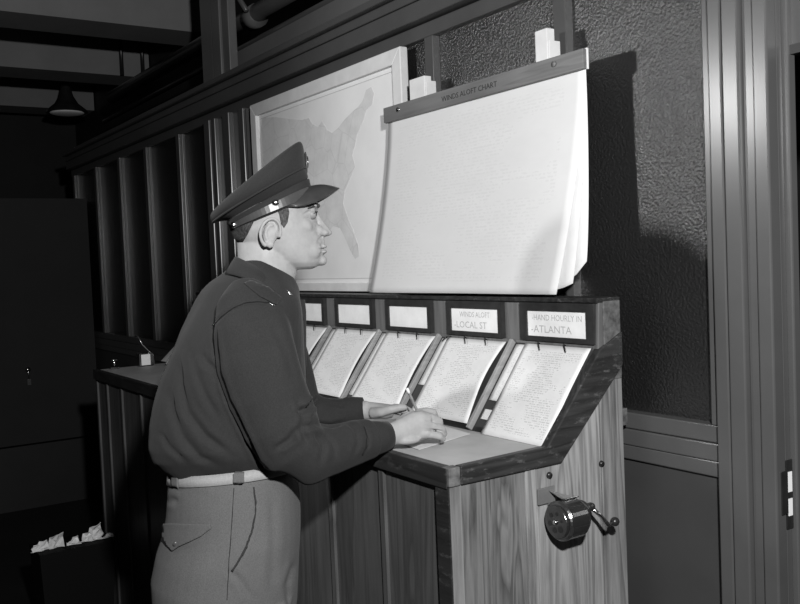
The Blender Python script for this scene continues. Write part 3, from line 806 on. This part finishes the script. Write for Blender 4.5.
# collar: a folded band round the neck, lower at the throat
top, mid, low = [], [], []
nC = 48
def cring(pb, pf, lat, up_=0.0, n=nC):
    cb, cf = W(*pb), W(*pf); c = (cb + cf) / 2; d = (cf - cb) / 2
    return [c + d * math.cos(2 * math.pi * k / n) + PV * lat * math.sin(2 * math.pi * k / n) + PZ * up_ * abs(math.sin(2 * math.pi * k / n)) ** 1.5 for k in range(n)]
cr = [cring((239, 262), (292, 292), .064), cring((236.5, 256.5), (292.5, 285.5), .066), cring((234.5, 257), (295.5, 287), .073, .004), cring((229, 266), (300, 303), .104, .018), cring((225, 273), (303.5, 320), .131, .024), cring((227, 275), (301, 319), .127, .021)]
MB().loft(cr, cap=False).build('collar', MT['shirt'], shirt, smooth=True)
MB().loft([ovalring(W(298, 300, .0), .016, .014, PU, PV, 16), ovalring(W(301, 312), .012, .02, PU, PV, 16), ovalring(W(302, 345), .010, .028, PU, PV, 16), ovalring(W(303, 378), .008, .03, PU, PV, 16)]).build('necktie', MT['capcloth'], shirt, smooth=True)

def bvh_of(o):
    me = o.data; return BVHTree.FromPolygons([v.co for v in me.vertices], [tuple(p.vertices) for p in me.polygons])
def decal(name, poly_px, tree, off, thick, mat, parent, dens=2.0):
    """a cloth patch following the surface under it; poly_px is its outline"""
    xs_ = [p[0] for p in poly_px]; ys_ = [p[1] for p in poly_px]
    bm = bmesh.new(); vs = []
    for p in poly_px: vs.append(bm.verts.new((p[0], p[1], 0)))
    f = bm.faces.new(vs)
    st = dens
    x = min(xs_) + st
    while x < max(xs_):
        gm = bm.verts[:] + bm.edges[:] + bm.faces[:]
        bmesh.ops.bisect_plane(bm, geom=gm, plane_co=(x, 0, 0), plane_no=(1, 0, 0)); x += st
    y = min(ys_) + st
    while y < max(ys_):
        gm = bm.verts[:] + bm.edges[:] + bm.faces[:]
        bmesh.ops.bisect_plane(bm, geom=gm, plane_co=(0, y, 0), plane_no=(0, 1, 0)); y += st
    V = []
    for v in bm.verts:
        r = ray(v.co.x, v.co.y); r /= np.linalg.norm(r)
        h = tree.ray_cast(Vector(CAM), Vector(r))
        V.append(None if h[0] is None else np.array(h[0]) + np.array(h[1]) * off)
    good = [p for p in V if p is not None]
    if not good: bm.free(); return None
    for i, v in enumerate(bm.verts):
        if V[i] is None:
            dmin = min(((bm.verts[j].co - v.co).length, j) for j in [j for j in range(len(V)) if V[j] is not None]) if False else None
            V[i] = sum(good) / len(good)
    bm.verts.index_update()
    F = [tuple(v.index for v in f.verts) for f in bm.faces]; bm.free()
    o = mesh_obj(name, V, F, mat, parent, smooth=True)
    sd = o.modifiers.new('t', 'SOLIDIFY'); sd.thickness = thick; sd.offset = 0
    return o
st = bvh_of(shirt)
decal('shoulder_strap', [(244, 284), (251, 281), (268, 288), (282, 299), (276, 305), (260, 297)], st, .002, .003, MT['shirt'], shirt)
def bar_pin(px, py, ang, L, lat_off=.006):
    r = ray(px, py); r /= np.linalg.norm(r)
    best = None
    for tr_ in pin_trees:
        h = tr_.ray_cast(Vector(CAM), Vector(r))
        if h[0] is not None and (best is None or h[3] < best[1]): best = (h[0], h[3])
    if best is None: return
    c = np.array(best[0]); d = (xr * math.cos(ang) - yd * -math.sin(ang)) if False else (np.array([1, 0, 0]) * 0 + xr * math.cos(ang) + yd * math.sin(ang))
    b_ = MB().tube([c - d * L, c - d * L * .3, c + d * L * .3, c + d * L], .0022, 8); b_.build('rank_bar', MT['chrome'], shirt, smooth=True)
collar_o = [c for c in shirt.children if c.name.startswith('collar')][0]
pin_trees = [st, bvh_of(collar_o)]
bar_pin(271, 304, .55, .008); bar_pin(289, 293, .75, .008)

# ---------------- trousers
tb_ = MB()
tr_r = [(466, 171, 293, .150, 40, 2, .13), (478, 169, 297, .158, 40, 2, .13), (495, 168, 299, .165, 40, 2, .08), (512, 167, 300, .172), (530, 164, 300, .177), (550, 157, 299, .180), (575, 152, 298, .182), (600, 153, 297, .180), (620, 157, 294, .174), (645, 164, 287, .158), (675, 175, 275, .135)]
tb_.loft([bodyring(*t) for t in tr_r])
def legpath(sgn):
    lat = .088 * sgn
    return [(227, 590, lat, .145, .094), (225, 640, lat, .132, .092), (224, 700, lat, .112, .085), (226, 760, lat, .094, .075), (225, 830, lat, .092, .07), (222, 885, lat, .088, .066), (222, 896, lat, .088, .066)]
for sgn in (1, -1):
    rr = []
    for (px, py, lat, r1, r2) in legpath(sgn):
        c = W(px, py) + PV * lat; rr.append(ovalring(c, r1, r2, PU, PV, 28))
    tb_.loft(rr)
tr_creases = [([(234, 490), (233, 520), (231, 550), (228, 600)], .8, .0018),
              ([(253, 488), (256, 505), (254, 525), (246, 550), (233, 572)], 1.0, .0035),
              ([(165, 503), (172, 500), (178, 502)], 3, .004),
              ([(296, 560), (288, 585), (292, 620)], 3, .006), ([(272, 492), (274, 540), (270, 600)], 3.5, .002),
              ([(228, 570), (240, 580), (252, 600)], 3, .003)]
trousers = voxel(tb_, 'trousers', MT['trousers'], man, .0055, 5, .5, creaser(tr_creases))
tt_ = bvh_of(trousers)
def ribbon(name, poly, w_, tree, off, thick, mat, parent):
    L_, R_2 = [], []
    pts = []
    for a, c in zip(poly[:-1], poly[1:]):
        m_ = max(2, int(math.hypot(c[0] - a[0], c[1] - a[1]) / 2.5))
        pts += [(a[0] + (c[0] - a[0]) * i / m_, a[1] + (c[1] - a[1]) * i / m_) for i in range(m_)]
    pts.append(poly[-1]); V = []
    for i, p in enumerate(pts):
        q0 = pts[max(i - 1, 0)]; q1 = pts[min(i + 1, len(pts) - 1)]
        tx, ty = q1[0] - q0[0], q1[1] - q0[1]; l_ = math.hypot(tx, ty); nx_, ny_ = -ty / l_ * w_ / 2, tx / l_ * w_ / 2
        pair = []
        for s2 in (1, -1):
            r = ray(p[0] + nx_ * s2, p[1] + ny_ * s2); h = tree.ray_cast(Vector(CAM), Vector(r / np.linalg.norm(r)))
            if h[0] is None: break
            pair.append(np.array(h[0]) + np.array(h[1]) * off)
        if len(pair) == 2: V += pair
    if len(V) < 4: return None
    F = [(2 * i, 2 * i + 1, 2 * i + 3, 2 * i + 2) for i in range(len(V) // 2 - 1)]
    o = mesh_obj(name, V, F, mat, parent, smooth=True)
    sd = o.modifiers.new('t', 'SOLIDIFY'); sd.thickness = thick; sd.offset = 0
    return o
ribbon('pocket_welt', [(253.5, 487), (255.5, 500), (255.5, 512), (252, 530), (246, 547), (238, 562), (232, 571)], 1.6, tt_, .0015, .003, MT['seam'], trousers)
ribbon('side_seam', [(234, 488), (232.5, 510), (231, 535), (229, 560), (227, 600)], .8, tt_, .0006, .0015, MT['seam'], trousers)
ribbon('sleeve_seam', [(213, 326), (221, 317), (233, 308), (246, 302.5), (258, 301.5), (268, 303)], 1.0, st, .0008, .0018, MT['seam2'], shirt)
ribbon('cuff_seam', [(364, 426), (367, 436), (366, 447), (362, 455)], 1.0, st, .0008, .0018, MT['seam2'], shirt)
# waistband belt and loops
bl = [bodyring(*t) for t in [(466.0, 170.0, 295.5, .157, 40, 2, .13), (465.5, 168.5, 297.0, .160, 40, 2, .13), (475.5, 167.5, 299.0, .1645, 40, 2, .13), (476, 169, 297.5, .162, 40, 2, .13)]]
MB().loft(bl, cap=False).build('belt', MT['belt'], trousers, smooth=True)
bt = bvh_of([c for c in trousers.children if c.name.startswith('belt')][0])
for poly in ([(172, 471), (178, 471), (179, 489), (173, 489)], [(233, 471), (244, 471), (244, 488), (233, 488)]):
    decal('belt_loop', poly, bt, .002, .004, MT['trousers'], trousers, 1.5)
fl = [(165.5, 524), (172, 523), (190, 523.5), (211, 524), (212, 528), (202, 536), (190, 542), (181, 546), (174, 551), (168.5, 545), (164, 536), (163, 530)]
fo = decal('pocket_flap', fl, tt_, .0045, .003, MT['trousers'], trousers, 2.0)
if fo is not None:
    r = ray(176, 544); h = bvh_of(fo).ray_cast(Vector(CAM), Vector(r / np.linalg.norm(r)))
    if h[0] is not None:
        c = np.array(h[0]); MB().ell(c + np.array(h[1]) * .0015, PU * .0055, PZ * .0055, PV * .002).build('flap_button', MT['leather'], fo, smooth=True)
for sgn in (1, -1):
    c = W(226, 900) + PV * .088 * sgn; z0 = 0.0
    b = MB(); 
    rg = []
    for f, r1, hh in ((-.075, .018, .05), (-.06, .034, .075), (-.02, .038, .095), (.04, .042, .085), (.10, .048, .06), (.15, .044, .045), (.185, .025, .03)):
        cc = np.array([c[0], c[1], 0]) + PU * f
        rg.append([cc + PV * r1 * math.copysign(abs(math.cos(t)) ** .7, math.cos(t)) + PZ * max(0.0, hh * .5 + hh * .5 * math.copysign(abs(math.sin(t)) ** .8, math.sin(t))) for t in [2 * math.pi * k / 20 for k in range(20)]])
    b.loft(rg); b.build('shoe', MT['shoe'], man, smooth=True)

# ---------------- body: head, neck, core, arms, hands as one surface
hb_ = MB()
def headring(py, xf, xb, wd, n=44, ex=2.15, grow=0.0, front=1.0):
    c = W((xf + xb) / 2, py); h = (xf - xb) / 2 / 439.0 + grow; wd = wd + grow; R_ = []
    for k in range(n):
        t = 2 * math.pi * k / n; ct, st = math.cos(t), math.sin(t)
        f_ = math.copysign(abs(ct) ** (2 / ex), ct); l_ = math.copysign(abs(st) ** (2 / ex), st)
        if ct > 0: l_ *= (1 - .22 * (ct ** 2)) ; 
        R_.append(c + PU * h * f_ + PV * wd * l_)
    return R_
HEAD = [(204, 318.6, 229, .0765), (208, 318.6, 229.5, .076), (212, 316.5, 230, .0745),
        (217, 316.0, 231, .0735), (224, 317.2, 232.5, .072), (231, 318.5, 234, .0705), (237, 320.5, 236, .067), (243, 322.8, 239, .063), (248, 323.4, 245, .060), (253, 323.0, 253, .056), (258, 322.6, 262, .051), (263, 321.5, 272, .044), (267, 318, 282, .034), (269.5, 312, 290, .022)]
def skullring(pb, pf, wd, n=44):
    cb, cf = W(*pb), W(*pf); c = (cb + cf) / 2; d = (cf - cb) / 2; R_ = []
    for k in range(n):
        t = 2 * math.pi * k / n; ct, st = math.cos(t), math.sin(t)
        f_ = math.copysign(abs(ct) ** (2 / 2.15), ct); l_ = math.copysign(abs(st) ** (2 / 2.15), st)
        if ct > 0: l_ *= (1 - .22 * ct * ct)
        R_.append(c + d * f_ + PV * wd * l_)
    return R_
SK = [((252, 193), (279, 181), .03), ((244, 199), (288, 177.5), .05), ((237, 204), (296, 178.5), .064), ((232, 208), (302.5, 182), .071), ((229.5, 212), (308.5, 188), .0755), ((229, 213), (314, 196), .077)]
hb_.loft([skullring(*t) for t in SK] + [skullring((229, 216), (318.6, 204), .077)] + [skullring((229.5, 219), (318.4, 208), .076), skullring((230, 221), (316.3, 212), .0745), skullring((231, 224), (316, 217), .0735)] + [headring(*t) for t in HEAD if t[0] > 222])
# neck
def tiltring(pb, pf, lat, n=36):
    cb, cf = W(*pb), W(*pf); c = (cb + cf) / 2; d = (cf - cb) / 2
    return [c + d * math.cos(2 * math.pi * k / n) + PV * lat * math.sin(2 * math.pi * k / n) for k in range(n)]
hb_.loft([tiltring((237, 225), (290, 240), .055), tiltring((237, 240), (296, 262), .058), tiltring((237.5, 252), (297, 275), .060), tiltring((238, 264), (292, 288), .061), tiltring((236, 280), (290, 306), .064), tiltring((232, 300), (286, 318), .08), tiltring((225, 330), (280, 335), .12)])
def E(px, py, lat, ru, rz, rl, rot=0.0):
    c = W(px, py) + PV * lat; a = PU * math.cos(rot) + PZ * math.sin(rot); b = -PU * math.sin(rot) + PZ * math.cos(rot)
    hb_.ell(c, a * ru, PV * rl, b * rz)
# nose
nz = []
for (px, py, half, deep) in ((316.5, 210, .0065, .010), (319.3, 215, .0068, .013), (322.3, 219.5, .0075, .015), (326, 224.5, .009, .018), (329.8, 229, .0105, .021), (332.3, 231.8, .0095, .022), (332.0, 234.5, .008, .02), (328, 236.3, .0065, .014)):
    tip = W(px, py); base = tip - PU * deep
    ringp = []
    for k in range(16):
        t = 2 * math.pi * k / 16; f_ = math.cos(t); l_ = math.sin(t)
        ringp.append((tip + base) / 2 + PU * deep / 2 * f_ + PV * half * l_ * (1.0 if f_ > 0 else 1.5))
    nz.append(ringp)
hb_.loft(nz)
for s_ in (1, -1):
    E(324.0, 233.0, .0115 * s_, .0095, .0075, .0075); E(317.5, 231, .013 * s_, .013, .013, .011)          # nostril wings
    E(312.5, 206.8, .024 * s_, .011, .006, .024)              # brow
    E(300.0, 228, .037 * s_, .026, .020, .0165)                # cheekbone
    E(303, 250, .026 * s_, .040, .032, .020, .1)             # cheek and jaw
    E(286, 247, .040 * s_, .030, .034, .018, .5)              # jaw angle
    E(309.2, 212.2, .030 * s_, .0125, .0055, .0135); E(306.8, 216.2, .030 * s_, .0125, .0080, .0122)           # eyeball bulge (lids)
E(323.6, 246.0, 0, .0085, .0042, .021, -.35); E(323.8, 252.0, 0, .0085, .0046, .019, .3)
E(321.5, 260.5, 0, .0130, .0125, .018)
E(322.0, 241, 0, .006, .010, .012)
# ears
for s_ in (1, -1):
    ctr = W(271.5, 234) + PV * .073 * s_
    ea = PU * math.cos(-.22) + PZ * math.sin(-.22); eb = PU * math.sin(.22) + PZ * math.cos(.22)
    out = PV * s_ * .9 - PU * .42; out = out / np.linalg.norm(out)
    pts = []
    for k in range(15):
        t = math.radians(-35 + k * 19.5)     # from the front top over the back to the lobe
        rr_ = 1.0
        pts.append(ctr + (-PU * math.cos(t - math.pi / 2) * 0) + (math.cos(t + .35) * ea * .0205 * 1.0 + math.sin(t + .35) * eb * .031) * np.array([1, 1, 1]) + out * (.010 + .006 * max(0, -math.cos(t + .35))))
    hb_.tube(pts, [.0035] + [.0042] * 12 + [.005, .0055], 10)
    hb_.ell(ctr - PU * .004 + out * .003, ea * .018, eb * .028, out * .0055)
    hb_.ell(ctr + ea * .001 - eb * .0255 + out * .007, ea * .0095, eb * .0095, out * .0055)
    hb_.ell(ctr + ea * .0145 + out * .005, ea * .006, eb * .009, out * .006)
    ant = [ctr + ea * (.010 * math.cos(t)) - ea * .002 + eb * (.017 * math.sin(t)) + out * .0095 for t in [math.radians(q_) for q_ in range(70, 260, 20)]]
    hb_.tube(ant, .003, 8)
# inner core: torso, arms, legs under the clothes
hb_.loft([bodyring(*t) for t in [(300, 222, 285, .09), (330, 205, 290, .14), (380, 195, 285, .14), (440, 190, 280, .13), (520, 190, 280, .13), (590, 195, 275, .12)]])
hb_.loft(limb([(255, 305, .07, .035, .035), (252, 315, .15, .045, .04), (268, 385, .185, .045, .04), (288, 436, .18, .04, .036), (330, 446, .145, .034, .032), (365, 440, .105, .028, .026), (386, 435.5, .078, .0255, .021), (396, 433.5, .068, .0265, .018)]))
hb_.loft(limb([(262, 305, -.07, .035, .035), (266, 318, -.16, .045, .04), (286, 380, -.21, .042, .038), (306, 411, -.205, .036, .034), (340, 412, -.18, .028, .027), (358, 410.5, -.168, .023, .019), (368, 410, -.160, .024, .017)]))
for sgn in (1, -1):
    hb_.loft([ovalring(W(px, py) + PV * lat, r1, r1, PU, PV, 16) for px, py, lat, r1 in [(228, 580, .08 * sgn, .075), (226, 700, .085 * sgn, .055), (226, 800, .088 * sgn, .045), (224, 890, .088 * sgn, .035), (226, 912, .088 * sgn, .03)]])
# right hand (near), pencil grip
def chain(pts, rad): hb_.tube([W(*p) for p in pts], rad, 12)
def wloft(lst):
    """palm rings: centre px,py,lat, half height, half thickness (lateral)"""
    hb_.loft(limb(lst, 24))
wloft([(388, 435, .076, .026, .020), (396, 433, .070, .0275, .0195), (405, 430, .062, .032, .022), (414, 427.5, .056, .036, .024), (423, 425, .052, .034, .022), (429, 424.5, .049, .028, .018)])
hb_.ell(W(407, 440, .072), PU * .032, PZ * .011, PV * .016)      # heel of the hand on the paper
chain([(417, 414, .034), (427, 411.5, .030), (433.5, 412.5, .026), (435.5, 417, .018), (433.0, 424, .008), (430.5, 430, .002)], [.0125, .0105, .0098, .0088, .0080, .0066])
chain([(421, 418, .050), (432, 417.5, .048), (439.5, 421, .042), (440.5, 427.5, .032), (437, 433.5, .022), (434, 436, .016)], [.0125, .0102, .0095, .0088, .0080, .0066])
chain([(422, 426, .060), (434, 425.5, .058), (442.5, 429, .052), (444, 434.0, .042), (441, 438, .034)], [.0120, .0098, .0092, .0085, .0070])
chain([(420, 434, .068), (431, 434.5, .067), (440, 436.5, .064), (443, 439, .055), (441, 441, .048)], [.0115, .0090, .0084, .0078, .0066])
chain([(400, 424, .045), (408, 417, .022), (416, 415, .008), (423, 420, .000), (428, 427, -.003)], [.016, .0135, .0115, .0100, .0078])
for (px, py, lat) in ((419, 413, .037), (424, 417.5, .052), (427, 424.5, .062), (426, 433, .070)): hb_.ell(W(px, py, lat), PU * .0115, PZ * .0105, PV * .0105)
# left hand (far), lying on the counter and holding the paper
wloft([(360, 410.5, -.167, .022, .018), (369, 410.5, -.160, .022, .019), (377, 411, -.152, .021, .026), (386, 411.5, -.145, .019, .034), (393, 411, -.142, .015, .034)])
for (a_, lt) in ((0, -.170), (1, -.153), (2, -.136), (3, -.120)):
    ex_ = (2, 4, 3, 0)[a_]
    chain([(388, 409.5 + a_ * .4, lt + .006), (396, 407.5 + a_ * .5, lt), (403 + ex_ * .5, 408 + a_ * .6, lt), (408 + ex_, 412 + a_ * .5, lt + .002), (411 + ex_, 416 + a_ * .4, lt + .004)], [.0115, .0102, .0094, .0086, .0070])
chain([(372, 413, -.138), (381, 412, -.116), (391, 409.5, -.104), (400, 407.5, -.100), (407, 407, -.100)], [.014, .0125, .0108, .0100, .0080])
face_cr = [([(319, 249.3), (326.5, 249.2)], .9, .0035), ([(303, 214.8), (309, 211.3), (315.5, 212.5)], 1.0, .0014), ([(304, 217.5), (310, 219.5), (315, 219)], .9, .0012), ([(321, 237), (318.5, 241), (318, 245)], 1.2, .0012),
           ([(424, 429.5), (434, 430), (443, 431.5)], .8, .0030), ([(424, 420.5), (433, 421.5), (439, 424)], .8, .0020)]
body = voxel(hb_, 'body', MT['skin'], man, .0023, 11, .5, rest_on_counter(creaser(face_cr), 1.0695))
# eyes, brows, hair, nails
for s_ in (1, -1):
    c = W(310.2, 215.3) + PV * .030 * s_
    ey = MB().ell(c, PU * .0122, PV * .0122, PZ * .0115, 20, 14).build('eye', MT['eyewhite'], man, smooth=True)
    d = PU * .96 + PV * .06 * s_ + PZ * .12
    MB().ell(c + d * .0098, PU * .0036, PV * .0068, PZ * .0066).build('iris', MT['ink'], ey, smooth=True)
    c2 = c + PU * .001
    MB().tube([c2 + PZ * .0048 + PU * .0130 - PV * .010 * s_, c2 + PZ * .0062 + PU * .0128, c2 + PZ * .0040 + PU * .0085 + PV * .0085 * s_, c2 + PZ * .0015 + PU * .0035 + PV * .0125 * s_], [.0010, .0014, .0013, .0006], 8).build('eyelashes', MT['ink'], man, smooth=True)
    cb = W(314.2, 207.3) + PV * .028 * s_
    MB().tube([cb + PU * .0085 - PV * .019 * s_ - PZ * .001, cb + PU * .008 - PV * .006 * s_ + PZ * .002, cb + PU * .003 + PV * .008 * s_ + PZ * .003, cb - PU * .010 + PV * .019 * s_ - PZ * .001, cb - PU * .019 + PV * .025 * s_ - PZ * .005], [.002, .0042, .0042, .0032, .001], 8).build('eyebrow', MT['hair'], man, smooth=True)
bt2 = bvh_of(body)
hr = [(205, 316, 229.5, .0785, 0), (208, 316.5, 229, .0785, 0), (216, 316, 230, .077, 0), (224, 316, 231.5, .0755, 0), (231, 316, 233.5, .0735, 0), (237, 316, 236, .070, 0), (241, 316, 238.5, .066, 0)]
hm = MB(); rg = []
n_ = 60
for i, (py, xf, xb, wd, _) in enumerate(hr):
    full = headring(py, xf, xb, wd, n_, grow=.0035 - .0006 * max(0, i - 4))
    lo_px = [98, 102, 110, 118, 126, 136, 148][i]
    ring_ = []
    for k in range(n_):
        t = 360 * k / n_
        t2 = lo_px + (360 - 2 * lo_px) * k / (n_ - 1)
        kk = t2 / 360 * n_; k0 = int(kk) % n_; fr_ = kk - int(kk)
        ring_.append(full[k0] * (1 - fr_) + full[(k0 + 1) % n_] * fr_)
    rg.append(ring_)
hm.loft(rg, cap=False, closed=False)
ho = hm.build('hair', MT['hair'], man, smooth=True)
ho.modifiers.new('t', 'SOLIDIFY').thickness = .004
decal('sideburn', [(275, 204), (287, 203), (289, 212), (287.5, 222), (284, 228), (281, 224), (279, 214)], bt2, .001, .0022, MT['hair'], man, 1.5)

# ---------------- cap
cap = MB()
n_ = 64
def capring(pb, pf, lat, n=64, sq=1.0, dz=0.0):
    cb, cf = W(*pb), W(*pf); c = (cb + cf) / 2; d = (cf - cb) / 2
    return [c + d * math.cos(2 * math.pi * k / n) + PV * lat * math.sin(2 * math.pi * k / n) for k in range(n)]
crown = [capring((228.5, 222), (309, 181), .086), capring((227, 219.5), (308, 176), .088), capring((214, 223.0), (305.5, 170.5), .112), capring((209.5, 219.5), (304.8, 163), .122), capring((210.0, 214.5), (304.2, 154), .124), capring((214, 210), (303.3, 146.5), .118),
         capring((219, 205.5), (301, 141.8), .108), capring((227, 199.5), (297.5, 142), .09), capring((240, 192), (289, 150), .06), capring((256, 180), (275, 163), .02)]
cap_e = MB().loft(crown); 
crown_o = cap_e.build('peaked_cap', MT['capcloth'], man, smooth=True)
sbm = crown_o.modifiers.new('s', 'SUBSURF'); sbm.levels = 1; sbm.render_levels = 2
band = [capring((232, 231.0), (312, 199), .0835), capring((230.5, 231), (313.5, 198.5), .0855), capring((228, 222.5), (309.3, 179.5), .088), capring((229, 221.5), (308.5, 179), .086)]
MB().loft(band, cap=False).build('cap_band', MT['capcloth'], crown_o, smooth=True)
# raised seam piping round the crown's lower edge
pr1 = capring((212.5, 222.5), (305.4, 168), .1175)
MB().tube([p for p in pr1] + [pr1[0]], .0022, 8).build('crown_piping', MT['capcloth'], crown_o, smooth=True)
# chin strap on the front half, with side buttons
def arc(pb, pf, lat, a0, a1, n=40, push=0.0):
    cb, cf = W(*pb), W(*pf); c = (cb + cf) / 2; d = (cf - cb) / 2; o_ = []
    for k in range(n):
        t = math.radians(a0 + (a1 - a0) * k / (n - 1))
        o_.append(c + d * math.cos(t) * (1 + push) + PV * (lat + push * .09) * math.sin(t))
    return o_
lo_a = arc((230.8, 230.5), (312.5, 197.0), .0895, -158, 158, 60, .012); hi_a = arc((229.4, 225.8), (308.9, 187), .0885, -158, 158, 60, .012)
lo_b = arc((230.8, 230.5), (312.5, 197.0), .0895, -158, 158, 60, .035); hi_b = arc((229.4, 225.8), (308.9, 187), .0885, -158, 158, 60, .035)
sm = MB(); sm.loft([[lo_a[k], hi_a[k], hi_b[k], lo_b[k]] for k in range(60)])
sm.build('chin_strap', MT['leather'], crown_o, smooth=False, bevel=.0008)
for s_ in (1, -1):
    bp = arc((230.5, 227.5), (308.0, 188), .0885, 150 * s_, 152 * s_, 2, .06)[0]
    MB().ell(bp, PU * .0075, PZ * .0075, PV * .005).build('cap_button', MT['chrome'], crown_o, smooth=True)
bp = arc((230.5, 227.5), (308.0, 188), .0885, 84, 85, 2, .05)[0]
MB().ell(bp, PU * .0085, PZ * .007, PV * .004).build('strap_keeper', MT['chrome'], crown_o, smooth=True)
# badge at the crown front
bc = W(305.8, 164)
MB().ell(bc, PU * .004, PV * .022, PZ * .028).build('cap_badge', MT['leather'], crown_o, smooth=True)
MB().ell(bc + PU * .004 + PZ * .004, PU * .003, PV * .012, PZ * .014).build('badge_boss', MT['metal'], crown_o, smooth=True)
# visor
inner = [p - PZ * .020 * math.sin(math.radians(-70 + 140 * k / 32)) ** 2 for k, p in enumerate(arc((230.5, 229.0), (308.5, 187), .0885, -70, 70, 33))]
outer = []
vt = W(338.5, 188.5)
for k, p in enumerate(inner):
    t = math.radians(-70 + 140 * k / 32)
    e = max(0.0, math.cos(t * 90 / 70)) ** .5
    fwd = (vt - W(308.5, 187)) * e
    outer.append(p + fwd - PZ * .012 * (abs(math.sin(t)) ** 2) * e)
vm = MB(); rr_ = []
for i in range(9):
    v = i / 8
    rr_.append([inner[k] * (1 - v) + outer[k] * v + PZ * (.006 * math.sin(math.pi * v) * math.cos(math.radians(-70 + 4.375 * k))) for k in range(33)])
vm.loft(rr_, cap=False, closed=False)
vo = vm.build('visor', MT['visorleather'], crown_o, smooth=True)
sdm = vo.modifiers.new('t', 'SOLIDIFY'); sdm.thickness = .003; sdm.offset = 0
edge = MB().tube(outer, .0022, 8).build('visor_edge', MT['visorleather'], vo, smooth=True)

# ---------------- pencil held in the right hand
tip = hit(429, 437, 2, ZC + .0025); topp = W(407, 388.5, 0)
lat_tip = float(np.dot(tip - PO, PV)); topp = W(407, 388.5, lat_tip + .055)
pe = empty('pencil', tuple(tip), "short pencil held in the officer's right hand over the paper", 'pencil')
d = topp - tip
MB().tube([tip + d * .12, tip + d * .90], .0036, 6).build('shaft', MT['divider'], pe)
MB().tube([tip + d * .905, tip + d * .94, tip + d * .99, topp], [.0038, .0038, .0036, .003], 12).build('eraser', MT['cardpaper'], pe, smooth=True)
MB().tube([tip, tip + d * .12], [.0006, .0036], 10).build('point', MT['whitewood'], pe, smooth=True)
